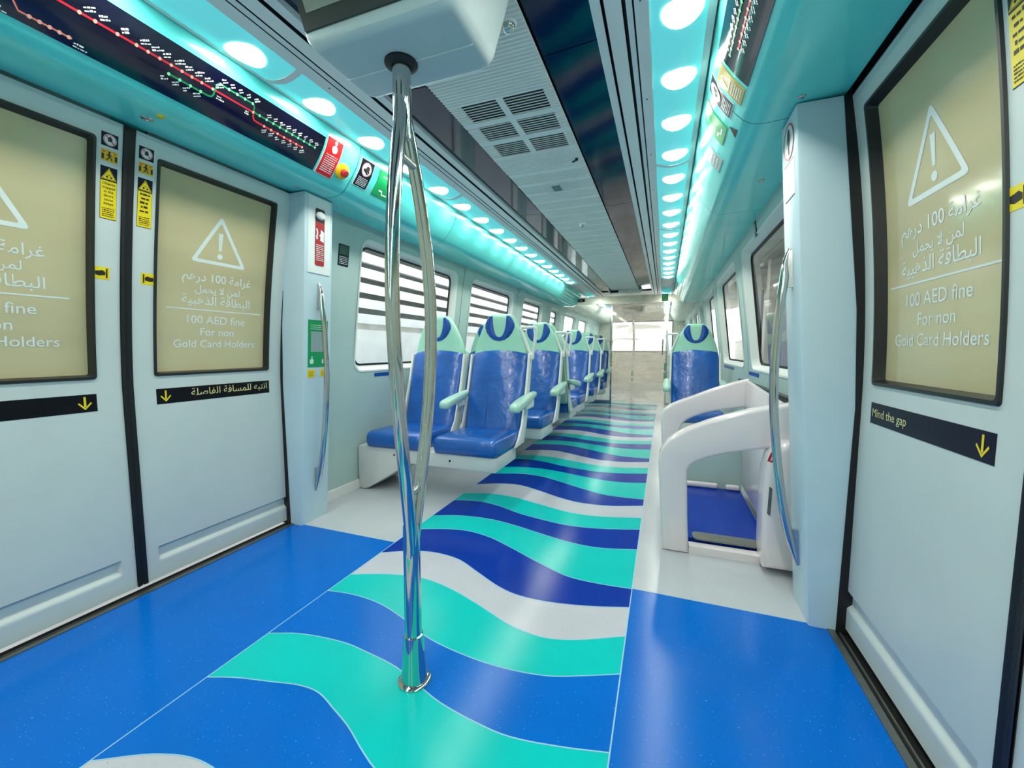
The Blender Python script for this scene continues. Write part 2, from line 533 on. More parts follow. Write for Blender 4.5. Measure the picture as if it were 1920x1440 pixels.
# ------------------------------------------------------------------ floor
YN, YF = -4.8, 14.0
YP = 8.35
B1 = {
'b1':[(-.626,.82),(-.54,.85),(-.41,.88),(-.32,.90),(-.24,.90),(-.15,.87),(-.07,.84),(.01,.80),(.08,.77),(.25,.725),(.42,.72),(.55,.76),(.631,.80)],
'b2':[(-.626,1.04),(-.51,1.08),(-.33,1.10),(-.21,1.09),(-.08,1.07),(.04,1.03),(.13,1.00),(.24,.98),(.36,.97),(.50,.99),(.631,1.02)],
'b3':[(-.626,1.33),(-.51,1.345),(-.36,1.335),(-.21,1.29),(-.06,1.23),(.09,1.20),(.25,1.19),(.41,1.21),(.54,1.26),(.631,1.30)],
'b4':[(-.626,1.47),(-.50,1.52),(-.39,1.55),(-.27,1.56),(-.12,1.53),(.04,1.47),(.20,1.40),(.29,1.38),(.37,1.38),(.47,1.41),(.631,1.49)],
'b5':[(-.626,1.69),(-.49,1.76),(-.36,1.79),(-.21,1.77),(-.06,1.69),(.07,1.62),(.17,1.59),(.31,1.59),(.47,1.62),(.631,1.67)],
'b6':[(-.626,1.99),(-.44,2.06),(-.31,2.08),(-.16,2.05),(-.01,1.98),(.18,1.88),(.34,1.81),(.49,1.80),(.631,1.81)],
'b7':[(-.626,2.20),(-.47,2.26),(-.27,2.28),(-.09,2.25),(.08,2.20),(.27,2.15),(.43,2.14),(.631,2.19)],
'b8':[(-.626,2.49),(-.45,2.53),(-.29,2.50),(-.12,2.43),(.03,2.39),(.22,2.36),(.40,2.38),(.631,2.45)],
'b9':[(-.626,2.64),(-.44,2.70),(-.25,2.69),(-.05,2.63),(.18,2.56),(.37,2.56),(.631,2.63)],
'b10':[(-.626,2.85),(-.46,2.93),(-.31,2.955),(-.13,2.89),(.05,2.80),(.21,2.75),(.41,2.76),(.631,2.84)]}
def smooth_curve(pts):
    """Catmull-Rom through the points, sampled at fixed x"""
    def f(x):
        for i in range(len(pts)-1):
            if x <= pts[i+1][0]+1e-9:
                p1, p2 = pts[i], pts[i+1]
                p0 = pts[i-1] if i > 0 else (2*p1[0]-p2[0], 2*p1[1]-p2[1])
                p3 = pts[i+2] if i+2 < len(pts) else (2*p2[0]-p1[0], 2*p2[1]-p1[1])
                t = (x-p1[0])/(p2[0]-p1[0])
                m1 = (p2[1]-p0[1])/(p2[0]-p0[0])*(p2[0]-p1[0]); m2 = (p3[1]-p1[1])/(p3[0]-p1[0])*(p2[0]-p1[0])
                return (2*t**3-3*t*t+1)*p1[1] + (t**3-2*t*t+t)*m1 + (-2*t**3+3*t*t)*p2[1] + (t**3-t*t)*m2
        return pts[-1][1]
    return f
CURV = [smooth_curve(B1['b%d' % i]) for i in range(1, 11)]
BND = []
for k in range(-3, 0):
    for i in range(5): BND.append((lambda x, c=CURV[i], o=k*1.16: c(x)+o))
BND += CURV
for k in range(1, 10):
    for i in range(5, 10): BND.append((lambda x, c=CURV[i], o=k*1.16: c(x)+o))
XA, XB = -.626, .631
def build_floor():
    f = MB()
    xs = frange(XA, XB, 48)
    cyc = ['vinyl_turquoise', 'vinyl_navy', 'vinyl_turquoise', 'vinyl_pale', 'vinyl_navy']   # b1..b2, b2..b3, ...
    nb = len(BND)
    for i in range(nb-1):
        lo, hi = BND[i], BND[i+1]
        m = cyc[i % 5]
        if m == 'vinyl_navy' and lo(0) < 1.5: m = 'vinyl_blue'
        if lo(0) < YN+.4 or hi(0) > YP+.6: continue
        f.grid(lambda k, x: (x, lo(x) if k == 0 else hi(x), 0), [0, 1], xs, m)
        if i > 0 and lo(0) < 3.2:
            f.grid(lambda k, x: (x, lo(x)+(k-.5)*.004, .0004), [0, 1], xs, 'weld_line')
    # side floors
    f.box(-1.5, XA, YN, .28, -.02, 0, 'vinyl_grey'); f.box(XB, 1.5, YN, .28, -.02, 0, 'vinyl_grey')
    f.box(-1.345, XA, .28, 1.813, -.02, 0, 'vinyl_blue'); f.box(XB, 1.345, .28, 1.813, -.02, 0, 'vinyl_blue')
    f.box(-1.5, XA, 1.813, YF, -.02, 0, 'vinyl_grey'); f.box(XB, 1.5, 1.813, YF, -.02, 0, 'vinyl_grey')
    f.box(XA, XB, YN, -1.5, -.02, -.0005, 'vinyl_grey')
    f.box(XA, XB, -1.5, YP+.5, -.022, -.001, 'vinyl_pale'); f.box(XA, XB, YP+.1, YF, -.02, .0006, 'vinyl_pale')
    for x in (XA, XB):
        f.grid(lambda k, y: (x+(k-.5)*.004, y, .0005), [0, 1], [YN, 7], 'weld_line')
    for x0, x1 in ((-1.345, XA), (XB, 1.345)):
        f.grid(lambda x, k: (x, 1.813+(k-.5)*.003, .0005), [x0, x1], [0, 1], 'weld_line')
    o = f.build('floor', smooth=0)
    tag(o, 'glossy train floor of blue vinyl with an aisle of turquoise, navy and pale waves', 'floor', kind='structure')
build_floor()
# door thresholds
for s, nm in ((-1, 'trim_1'), (1, 'trim_2')):
    m = MB()
    m.box(min(s*1.345, s*1.368), max(s*1.345, s*1.368), .28, 1.81, -.02, .004, 'sill_metal')
    m.box(min(s*1.368, s*1.43), max(s*1.368, s*1.43), .28, 1.81, -.02, -.008, 'groove_black')
    m.box(min(s*1.382, s*1.388), max(s*1.382, s*1.388), .28, 1.81, -.008, .0, 'sill_metal')
    o = m.build(nm, smooth=0)
    tag(o, 'grey metal door threshold strip along the %s side doorway' % ('left' if s < 0 else 'right'), 'threshold', kind='structure')

# ------------------------------------------------------------------ walls with window openings
WINS = [(2.44, 3.875), (4.225, 5.58), (6.02, 7.08), (7.64, 8.25), (8.80, 10.0), (10.4, 11.6)]
WZ0, WZ1 = .90, 1.845
def build_wall(s):
    nm = 'wall_left' if s < 0 else 'wall_right'
    zs = sorted(set(frange(0, WZ0, 4) + frange(WZ0, WZ1, 12) + [1.90, 1.96]))
    ys = [1.9]
    for a, b in WINS: ys += [a, b]
    ys += [4.02, YF]
    ys = sorted(set(ys))
    w = MB()
    for i in range(len(ys)-1):
        y0, y1 = ys[i], ys[i+1]
        hole = any(abs(a-y0) < 1e-6 and abs(b-y1) < 1e-6 for a, b in WINS)
        for j in range(len(zs)-1):
            if hole and zs[j] >= WZ0-1e-6 and zs[j+1] <= WZ1+1e-6: continue
            w.grid(lambda y, z: (s*XW(z), y, z), [y0, y1], [zs[j], zs[j+1]], 'wall_panel')
    # outer skin of the wall, so that it has thickness
    w.box(min(s*1.47, s*1.49), max(s*1.47, s*1.49), 1.83, YF, -.02, .9, 'wall_panel')
    # panel joints
    for y in (4.02, 5.76, 7.4):
        for dy, m in ((-.004, 'groove_black'), (.003, 'plastic_white')):
            w.grid(lambda y_, z: (s*(XW(z)-.0015), y_, z), [y+dy, y+dy+.005], zs, m)
    # near end of the car, behind the camera
    w.grid(lambda y, z: (s*XW(z), y, z), [YN, .28], zs, 'wall_panel')
    # baseboard strip
    w.grid(lambda y, z: (s*(XW(z)-.012), y, z), [2.0, 8.3], [0, .07], 'ceiling_grey')
    w.grid(lambda y, x: (s*x, y, .07), [2.0, 8.3], [XW(.07)-.012, XW(.07)], 'ceiling_grey')
    o = w.build(nm, smooth=30)
    tag(o, 'pale grey curved side wall lining on the %s with windows' % ('left' if s < 0 else 'right'), 'wall', kind='structure')
build_wall(-1); build_wall(1)
for y, nm, lb in ((YN, 'wall_near', 'plain pale end wall of the car behind the viewer'), (YF, 'wall_far', 'pale end wall of the compartment beyond the glass partition')):
    m = MB()
    if y < 0: m.box(-1.5, 1.5, y-.03, y, 0, 2.25, 'compartment_beige')
    else:
        for x0, x1, z0, z1 in ((-1.5, 1.5, 0, 1.0), (-1.5, 1.5, 1.95, 2.25), (-1.5, -.95, 1.0, 1.95), (.95, 1.5, 1.0, 1.95)): m.box(x0, x1, y, y+.03, z0, z1, 'compartment_beige')
    tag(m.build(nm, smooth=0), lb, 'wall', kind='structure')

def ringpts(y0, y1, z0, z1, r, n=6):
    return rr(y0, y1, z0, z1, r, n)
def build_window(s, k, y0, y1):
    o = empty('window_%d' % (k if s < 0 else k+len(WINS)), (s*1.36, (y0+y1)/2, WZ0))
    pos = ['nearest', 'second', 'third', 'fourth, narrow', 'fifth', 'farthest'][k-1]
    tag(o, '%s train window with rounded white surround on the %s wall' % (pos, 'left' if s < 0 else 'right'), 'window', kind='structure')
    n = 7
    O = ringpts(y0-.012, y1+.012, WZ0-.012, WZ1+.012, .085, n)
    O2 = ringpts(y0, y1, WZ0, WZ1, .080, n)
    I = ringpts(y0+.035, y1-.04, WZ0+.035, WZ1-.03, .07, n)
    G = ringpts(y0+.050, y1-.055, WZ0+.050, WZ1-.045, .06, n)
    def P(p, h): return (s*(XW(p[1])-h), p[0], p[1])
    Rc = [(y0-.004, WZ0-.004), (y1+.004, WZ1+.004)]
    f = MB()
    f.loft([[P(p, -.001) for p in O], [P(p, .004) for p in O], [P(p, .003) for p in O2], [P(p, -.022) for p in ringpts(y0+.012, y1-.014, WZ0+.010, WZ1-.010, .078, n)], [P(p, -.050) for p in I], [P(p, -.060) for p in I]], 'plastic_white', caps=False)
    # the four corner gussets between the square cut-out and the rounded surround
    ci = 0
    m_ = len(O2)//4
    for (cy_, cz_), k0 in (((y1, WZ1), 0), ((y0, WZ1), 1), ((y0, WZ0), 2), ((y1, WZ0), 3)):
        seg = O2[k0*m_:(k0+1)*m_]
        f.add([P((cy_, cz_), .0)] + [P(p, .0) for p in seg], [(0, i+1, i+2) for i in range(len(seg)-1)], 'wall_panel')
    f.build('window_frame', o)
    g = MB()
    g.loft([[P(p, -.048) for p in I], [P(p, -.046) for p in G], [P(p, -.062) for p in G]], 'rubber_black', caps=False)
    g.build('gasket', o)
    p = MB()
    p.grid(lambda y, z: (s*(XW(z)+.058), y, z), [y0+.045, y1-.05], frange(WZ0+.045, WZ1-.04, 8), 'window_glass')
    p.build('window_pane', o)
    return o
o = empty('window_13', (0, YF, 1.0)); tag(o, 'wide end window at the far end of the compartment beyond the partition', 'window', kind='structure')
m = MB(); m.box(-.95, .95, YF+.01, YF+.016, 1.0, 1.95, 'window_glass'); m.build('window_pane', o, smooth=0)
m = MB()
for x0, x1, z0, z1 in ((-.97, .97, .97, 1.01), (-.97, .97, 1.94, 1.98), (-.97, -.94, 1.0, 1.95), (.94, .97, 1.0, 1.95)): m.box(x0, x1, YF-.012, YF+.004, z0, z1, 'rubber_black')
m.build('window_frame', o, smooth=0)
for k, (a, b) in enumerate(WINS):
    build_window(-1, k+1, a, b); build_window(1, k+1, a, b)

# ------------------------------------------------------------------ cyan coves over the doors and windows
def build_cove(s, nm):
    c = MB()
    cuts = [YN, -.2, 1.925 if s < 0 else 1.90, 3.05, 4.45, 5.85, YP]
    arcs = []
    for i in range(len(ARC)-1): arcs += [ARC[i] + (ARC[i+1]-ARC[i])*k/3 for k in range(3)]
    arcs.append(ARC[-1])
    for i in range(len(cuts)-1):
        y0, y1 = cuts[i]+.002, cuts[i+1]-.002
        c.grid(lambda y, a: (s*cove_pt(s, a, 0)[0], y, cove_pt(s, a, 0)[1]), [y0, y1], arcs, 'cove_cyan')
    # upper return and the dark edge behind the gaps
    c.grid(lambda y, k: (s*(.868+.004*k), y, 2.178+.02*k), [YN, YP], [0, 1], 'groove_black')
    c.grid(lambda y, a: (s*(cove_pt(s, a, -.006)[0]), y, cove_pt(s, a, -.006)[1]), [YN, YP], arcs, 'groove_black')
    # end cap at the partition
    P = [(s*x, YP-.002, z) for x, z in COVE] + [(s*1.30, YP-.002, 2.178)]
    c.add(P, [tuple(range(len(P)))], 'cove_cyan')
    # lip where the cove meets wall or door head
    c.grid(lambda y, k: (s*1.30, y, 1.945+.02*k), [YN, YP], [0, 1], 'groove_black')
    o = c.build(nm, smooth=40)
    tag(o, 'glossy cyan cove panel running above the doors on the %s' % ('left' if s < 0 else 'right'), 'trim', kind='structure')
build_cove(-1, 'trim_3'); build_cove(1, 'trim_4')
# beyond the partition
for s, nm in ((-1, 'trim_5'), (1, 'trim_6')):
    c = MB()
    c.grid(lambda y, a: (s*cove_pt(s, a, 0)[0], y, cove_pt(s, a, 0)[1]), [YP+.05, YF], ARC, 'compartment_beige')
    tag(c.build(nm), 'pale cove panel beyond the glass partition on the %s' % ('left' if s < 0 else 'right'), 'trim', kind='structure')

# ------------------------------------------------------------------ ceiling
def build_ceiling():
    c = MB()
    prof = [(.470,2.205,'g'),(.472,2.182,'g'),(.506,2.178,'k'),(.508,2.20,'k'),(.516,2.20,'k'),(.518,2.172,'g'),(.572,2.168,'k'),(.574,2.19,'k'),(.582,2.19,'k'),
            (.584,2.172,'g'),(.604,2.168,'k'),(.605,2.18,'k'),(.609,2.18,'k'),(.610,2.168,'g'),(.655,2.158,'g'),(.657,2.20,'g')]
    for s in (-1, 1):
        for (x0, z0, m0), (x1, z1, m1) in zip(prof, prof[1:]):
            c.grid(lambda y, k: (s*(x0 if k == 0 else x1), y, z0 if k == 0 else z1), [YN, YF], [0, 1], 'ceiling_grey' if m0 == 'g' else 'groove_black')
        c.grid(lambda y, k: (s*(.836+.026*k), y, 2.166+.006*k), [YN, YF], [0, 1], 'ceiling_grey')
        c.grid(lambda y, k: (s*.836, y, 2.166+.04*k), [YN, YF], [0, 1], 'ceiling_grey')
        c.grid(lambda y, x: (s*x, y, 2.215), [YN, YF], [.24, .47], 'groove_black')
        c.grid(lambda y, x: (s*x, y, 2.21), [YN, YF], [.655, .84], 'ceiling_grey')
        # fixing screws of the grey strips
        for i in range(10):
            y = .9+.55*i
            c.lathe([(.004, 0), (.004, .002), (.002, .003)], (s*.63, y, 2.164), 'sill_metal', seg=8, axis=(0, 0, -1))
    c.box(-1.5, 1.5, YN, YF, 2.25, 2.28, 'ceiling_grey')
    o = c.build('ceiling', smooth=25)
    tag(o, 'grey metal ceiling with long grooved strips above the aisle', 'ceiling', kind='structure')
    # central grille
    g = MB(); zg = 2.187
    yv0, yv1 = 1.79, 2.345
    vents = []
    rows = [(1.795, 1.945), (1.985, 2.135), (2.175, 2.325)]
    for (a, b) in rows:
        vents += [(-.19, -.012, a, b), (.018, .21, a, b)]
    y = .30
    g.box(-.252, .252, YN, .30, zg-.004, zg+.002, 'slat_grey')
    g.box(-.252, .252, .30, 1.79, zg, zg+.002, 'slat_grey')
    g.box(-.252, .252, 2.345, YP-.1, zg, zg+.002, 'slat_grey')
    g.box(-.252, -.19, 1.79, 2.345, zg, zg+.002, 'slat_grey'); g.box(.21, .252, 1.79, 2.345, zg, zg+.002, 'slat_grey'); g.box(-.012, .018, 1.79, 2.345, zg-.0068, zg+.0015, 'slat_grey')
    for y0, y1 in ((1.79, 1.795), (1.945, 1.985), (2.135, 2.175), (2.325, 2.345)): g.box(-.252, .252, y0, y1, zg-.006, zg+.002, 'slat_grey')
    y = .30
    while y < 2.56:
        ins = [v for v in rows if v[0] <= y+.008 <= v[1]]
        if not any(yv0-.004 < y+.01 < yv1 for _ in [0]):
            g.prism([(y, zg), (y+.004, zg-.009), (y+.012, zg-.009), (y+.015, zg)], 'yz', -.250, .250, 'slat_grey')
        else:
            if ins:
                for x0, x1 in ((-.19, -.012), (.018, .21)):
                    g.box(x0, x1, y, y+.0048, zg-.004, zg-.001, 'slat_grey')
                for x0, x1 in ((-.25, -.19), (.21, .25)):
                    g.prism([(y, zg), (y+.004, zg-.009), (y+.012, zg-.009), (y+.015, zg)], 'yz', x0, x1, 'slat_grey')
        y += .0202
    y = 2.58
    k = 0
    while y < YP-.12:
        if k % 9 in (0, 1): g.box(-.250, .250, y, y+.019, zg-.005, zg, 'slat_grey')
        else: g.box(-.250, .250, y+.003, y+.012, zg-.0035, zg, 'slat_grey')
        y += .0195; k += 1
    go = g.build('ceiling_grille', o, smooth=0)
    go['label'] = 'grey ribbed grille along the middle of the ceiling'
    v = MB()
    v.box(-.2, .22, 1.78, 2.36, zg+.012, zg+.016, 'vent_dark')
    v.build('vent_opening', o, smooth=0)
    for s in (-1, 1):
        p = MB()
        for y0, y1 in ((YN, 1.62), (1.625, 3.40), (3.405, 5.2), (5.205, 7.0), (7.005, YP-.1)):
            p.grid(lambda x, y: (s*x, y, 2.19+.012*(x-.262)/.208), [.262, .36, .469], [y0, y1], 'tint_panel')
        po = p.build('tinted_panel', o, smooth=0)
        po['label'] = 'dark blue glossy ceiling panel'
    # beyond the partition: plain panel
    q = MB(); q.box(-.47, .47, YP+.05, YF, 2.185, 2.19, 'compartment_beige'); q.build('ceiling_board', o, smooth=0)
build_ceiling()

# ------------------------------------------------------------------ ceiling lights (cyan diffuser with white spot lenses)
def zlamp(t): return 2.166 - .02*math.sin(PI*t)
def build_light(s, y0, y1, spots, label, group):
    o = empty('ceiling_light', (s*.748, (y0+y1)/2, 2.2), label, 'ceiling light', group)
    d = MB()
    ts = frange(0, 1, 10)
    d.grid(lambda y, t: (s*(.657+.179*t), y, zlamp(t)), [y0+.014, y1-.014], ts, 'diffuser_cyan')
    d.build('diffuser', o)
    for yy in (y0, y1):
        e = MB()
        e.grid(lambda y, t: (s*(.657+.179*t), y, zlamp(t)-.003), [yy-(0 if yy == y0 else .014), yy+(.014 if yy == y0 else 0)], ts, 'ceiling_grey')
        yq = yy+.014 if yy == y0 else yy-.014
        e.grid(lambda k, t: (s*(.657+.179*t), yq, zlamp(t)-.003*k), [0, 1], ts, 'ceiling_grey')
        e.build('end_trim', o)
    for ys in spots:
        l = MB()
        xc = .757
        def P(r, an):
            x = xc+.066*r*math.cos(an); y = ys+.066*r*math.sin(an)
            t = (x-.657)/.179
            return (s*x, y, zlamp(min(max(t, 0), 1)) - .001 - .004*(1-r*r))
        rs = [.45, .85, 1.0]; n = 24
        rings = [[P(r, 2*PI*k/n) for k in range(n)] for r in rs]
        l.loft(rings, 'led_lens', caps=False)
        l.add(rings[0], [tuple(range(n))], 'led_lens')
        l.build('lamp_lens', o)
    return o
LORD = ['added unseen, farthest behind the viewer', 'added unseen, well behind the viewer', 'behind the viewer', 'over the near side door', 'first after the doorway', 'second after the doorway', 'third after the doorway', 'last before the glass partition']
for s in (-1, 1):
    sd = 'left' if s < 0 else 'right'
    off = 1.171 if s < 0 else 1.526
    base = 1.325 if s < 0 else 1.31
    for k in range(8):  # two rearmost strips are added, out of view, for more frontal light
        y0 = base + 1.398*(k-4); y1 = y0+1.398
        y1 = min(y1, YP-.02)
        sp = []
        j = -19
        while off+.3475*j < YP-.1:
            yy = off+.3475*j
            if y0+.05 < yy < y1-.05: sp.append(yy)
            j += 1
        build_light(s, y0, y1, sp, 'cyan ceiling light strip with white lenses, %s side, %s' % (sd, LORD[k]), 'ceiling light strips')
    # the strip in the compartment beyond
    y0 = YP+.1
    for k in range(2):
        build_light(s, y0+2.6*k, y0+2.6*(k+1), [y0+2.6*k+.35*(j+1) for j in range(6)], 'far ceiling light strip beyond the glass partition on the %s side, %s' % (sd, ['nearer', 'farther'][k]), 'ceiling light strips')

# ------------------------------------------------------------------ sliding doors
def leaf(s, y0, y1, near):
    """one door leaf; near leaf has its closing edge at y1, far leaf at y0"""
    num = {(-1, True): 1, (-1, False): 2, (1, False): 3, (1, True): 4}[(s, near)]
    X = XL if s < 0 else XR
    sd = 'left' if s < 0 else 'right'
    o = empty('door_%d' % num, (s*1.40, (y0+y1)/2, 0))
    tag(o, 'pale blue-grey sliding train door leaf on the %s, %s one, with tan warning window' % (sd, 'nearer' if near else 'farther'), 'door', kind='structure')
    cl = y1 if near else y0            # closing edge
    d = 1 if not near else -1          # direction from the closing edge into the leaf
    def Y(q): return cl + d*q          # distance from closing edge -> y
    w0, w1 = .083, .640                # window opening
    zb, zt = .945, 1.850
    L = y1-y0
    def groove(q, z):
        def sm(v, a, b): 
            k = min(max((v-a)/(b-a), 0), 1); return k*k*(3-2*k)
        gz = sm(z, .098, .118)*(1-sm(z, .158, .166))
        gq = sm(q, .048, .058)
        return .016*gz*gq + .006*(1-sm(z, .085, .10))*0
    qs = sorted(set([0, .02, .044, .048, .052, .058, .083] + frange(.1, w1, 3) + [w1, L-.03, L]))
    zs = sorted(set([.02, .05, .09, .098, .103, .108, .113, .118, .135, .158, .161, .166, .18] + frange(.3, .9, 4) + frange(zb, zt, 14) + [1.88, 1.905, 1.925]))
    b = MB()
    for i in range(len(qs)-1):
        for j in range(len(zs)-1):
            if qs[i] >= w0-1e-6 and qs[i+1] <= w1+1e-6 and zs[j] >= zb-1e-6 and zs[j+1] <= zt+1e-6: continue
            b.grid(lambda q, z: (s*(X(z)+groove(q, z)), Y(q), z), [qs[i], qs[i+1]], [zs[j], zs[j+1]], 'door_paint')
    # edges and back
    b.grid(lambda k, z: (s*(X(z)+.035*k), Y(0), z), [0, 1], zs, 'door_paint')
    b.grid(lambda k, z: (s*(X(z)+.035*k), Y(L), z), [0, 1], zs, 'door_paint')
    b.grid(lambda k, q: (s*(X(.02)+.035*k), Y(q), .02), [0, 1], [0, L], 'door_paint')
    b.grid(lambda k, q: (s*(X(1.925)+.035*k), Y(q), 1.925), [0, 1], [0, L], 'door_paint')
    b.build('door_panel', o, smooth=30)
    # window frame: dark rubber surround standing slightly proud, reveal going in
    f = MB()
    n = 4
    def ring(a, z0, z1, h, r):
        out = []
        for p in rr(w0+a, w1-a, z0, z1, r, n): out.append(p)
        # subdivide long vertical sides so that the ring follows the curve
        pts = []
        for i, p in enumerate(out):
            q = out[(i+1) % len(out)]
            steps = 12 if abs(q[1]-p[1]) > .3 else 1
            for k in range(steps):
                t = k/steps; pts.append((p[0]+(q[0]-p[0])*t, p[1]+(q[1]-p[1])*t))
        return [(s*(X(p[1])-h), Y(p[0]), p[1]) for p in pts]
    f.loft([ring(-.004, zb-.006, zt+.004, .0, .012), ring(-.002, zb-.004, zt+.002, .006, .012), ring(.006, zb+.006, zt-.006, .006, .01), ring(.012, zb+.014, zt-.014, -.03, .008)], 'gasket_dark', caps=False)
    f.build('window_frame', o)
    # tan film pane, recessed
    p = MB()
    zz = frange(zb+.012, zt-.012, 16)
    p.grid(lambda q, z: (s*(X(z)+.026), Y(q), z), frange(w0+.008, w1-.008, 4), zz, 'film_tan')
    pane = p.build('window_pane', o)
    pane['label'] = 'tan film covered pane with white warning print'
    # warning print on the pane
    yc = Y((w0+w1)/2+.012)
    fn0 = on_door(s, yc, 0, base=-.0264)
    t = MB()
    A, B_, C_ = (0, 1.700), (-.128, 1.480), (.128, 1.480)
    def tri(k):
        cx, cy = 0, 1.553
        pts = []
        for v in (A, C_, B_):
            dx, dy = (v[0]-cx)*k, (v[1]-cy)*k
            pts.append((cx+dx, cy+dy))
        return pts
    def sub(poly, n=6, rnd=.012):
        out = []
        m = len(poly)
        for i in range(m):
            p0, p1, p2 = poly[i-1], poly[i], poly[(i+1) % m]
            def toward(p, q, dd):
                l = math.hypot(q[0]-p[0], q[1]-p[1]); return (p[0]+(q[0]-p[0])*dd/l, p[1]+(q[1]-p[1])*dd/l)
            a = toward(p1, p0, rnd); c = toward(p1, p2, rnd)
            for k in range(4):
                u = k/3
                out.append(((1-u)**2*a[0]+2*u*(1-u)*p1[0]+u*u*c[0], (1-u)**2*a[1]+2*u*(1-u)*p1[1]+u*u*c[1]))
            nx = toward(p2, p1, rnd)
            for k in range(1, n):
                u = k/n; out.append((c[0]+(nx[0]-c[0])*u, c[1]+(nx[1]-c[1])*u))
        return out
    put_strip(t, sub(tri(1.06), rnd=.022), sub(tri(.84), rnd=.010), fn0, 'letter_white')
    put_poly(t, [(-.0115, 1.628), (.0115, 1.628), (.007, 1.545), (-.007, 1.545)], fn0, 'letter_white')
    put_poly(t, circ(0, 1.518, .013, 18), fn0, 'letter_white')
    t.build('warning_triangle', pane, smooth=0)
    t = MB()
    put_text(t, arabic('غرامة 100 درهم'), fn0, 0, 1.390, 'letter_white', width=.335, bold=.006)
    put_text(t, arabic('لمن لا يحمل'), fn0, 0, 1.336, 'letter_white', width=.220, bold=.006)
    put_text(t, arabic('البطاقة الذهبية'), fn0, 0, 1.279, 'letter_white', width=.335, bold=.006)
    put_poly(t, [(-.232, 1.2490), (.232, 1.2490), (.232, 1.2545), (-.232, 1.2545)], fn0, 'letter_white')
    put_text(t, '100 AED fine', fn0, 0, 1.186, 'letter_white', width=.285, bold=.004)
    put_text(t, 'For non', fn0, 0, 1.128, 'letter_white', width=.165, bold=.004)
    put_text(t, 'Gold Card Holders', fn0, 0, 1.070, 'letter_white', width=.402, bold=.004)
    t.build('warning_text', pane, smooth=0)
    # rubber closing edge
    r = MB()
    r.grid(lambda q, z: (s*(X(z)-.002), Y(q), z), [-.0185, 0], zs, 'rubber_black')
    r.grid(lambda q, z: (s*(X(z)-.0055+ (0 if q > -.012 else .004)), Y(q), z), [-.0175, -.013, -.006, 0], zs, 'rubber_black')
    r.build('rubber_seal', o)
    # mind-the-gap strip
    g = MB()
    fs = on_door(s, Y(.084), 0)
    sg = -s*d                                     # +1 when the reading direction runs away from the closing edge
    a0, a1 = (0, .560) if sg > 0 else (-.560, 0)
    put_plate(g, a0, a1, .812, .882, fs, 'sticker_navy' if s > 0 else 'sticker_black', h=.0012, nt=3)
    strip = g.build('gap_notice', o, smooth=0)
    strip['label'] = 'black strip reading mind the gap with yellow arrow' if not (s < 0 and not near) else 'black strip with Arabic mind the gap text and yellow arrow'
    t = MB()
    ax = .037*sg
    def arrow(cx, cz, k=1.0):
        put_poly(t, [(cx-.0035*k, cz+.026*k), (cx+.0035*k, cz+.026*k), (cx+.0035*k, cz-.014*k), (cx-.0035*k, cz-.014*k)], fs, 'letter_yellow', .0017)
        put_poly(t, [(cx-.021*k, cz-.001*k), (cx-.018*k, cz+.004*k), (cx+.0005*k, cz-.018*k), (cx, cz-.026*k)], fs, 'letter_yellow', .0017)
        put_poly(t, [(cx+.021*k, cz-.001*k), (cx, cz-.026*k), (cx-.0005*k, cz-.018*k), (cx+.018*k, cz+.004*k)], fs, 'letter_yellow', .0017)
    arrow(ax, .847)
    if s < 0 and not near:
        put_text(t, arabic('انتبه للمسافة الفاصلة'), fs, .345, .838, 'letter_cream', width=.40, bold=.004, h=.0017)
    elif sg < 0:
        put_text(t, 'Mind the gap', fs, -.548, .836, 'letter_cream', width=.205, align='l', bold=0.0, h=.0017)
    else:
        put_text(t, arabic('انتبه للمسافة الفاصلة'), fs, .345, .838, 'letter_cream', width=.40, bold=.004, h=.0017)
    t.build('notice_print', strip, smooth=0)
    # column of stickers beside the closing edge
    fq = on_door(s, Y(.040), 0)
    hw = .0255
    k1 = MB(); put_plate(k1, -hw, hw, 1.828, 1.876, fq, 'sticker_navy', h=.0008, nt=2)
    n1 = k1.build('door_sticker', o, smooth=0); n1['label'] = 'small navy sticker with a red ring hand symbol'
    t = MB(); put_poly(t, circ(0, 1.852, .0185, 24), fq, 'sticker_white', .0014); put_ring(t, 0, 1.852, .0205, .0045, fq, 'ring_pink', .0018)
    put_poly(t, [(-.006, 1.846), (.006, 1.846), (.007, 1.856), (.002, 1.864), (-.005, 1.860), (-.007, 1.853)], fq, 'icon_dark', .0022)
    put_line(t, [(-.013, 1.864), (.013, 1.840)], .003, fq, 'sticker_darkred', .0026)
    t.build('hand_symbol', n1, smooth=0)
    k2 = MB(); put_plate(k2, -hw, hw, 1.775, 1.816, fq, 'sticker_amber', h=.0008, nt=2)
    n2 = k2.build('door_sticker', o, smooth=0); n2['label'] = 'small amber sticker of a person between closing doors'
    t = MB()
    put_poly(t, circ(0, 1.808, .0035, 12), fq, 'icon_dark', .0014)
    put_line(t, [(0, 1.804), (-.001, 1.794)], .006, fq, 'icon_dark', .0014)
    put_line(t, [(-.009, 1.796), (-.003, 1.802), (.004, 1.799), (.008, 1.795)], .0028, fq, 'icon_dark', .0016)
    put_line(t, [(-.001, 1.794), (-.003, 1.787), (-.009, 1.780)], .0032, fq, 'icon_dark', .0016)
    put_line(t, [(-.001, 1.794), (.005, 1.788), (.007, 1.780)], .0032, fq, 'icon_dark', .0016)
    for q in (-.020, .020):
        put_poly(t, [(q-.0035, 1.781), (q+.0035, 1.781), (q+.0035, 1.800), (q-.0035, 1.800)], fq, 'icon_dark', .0014)
        put_line(t, [(q-.002, 1.807), (q+.003*(-1 if q > 0 else 1)+.004*(1 if q < 0 else -1), 1.807)], .003, fq, 'sticker_red', .0014)
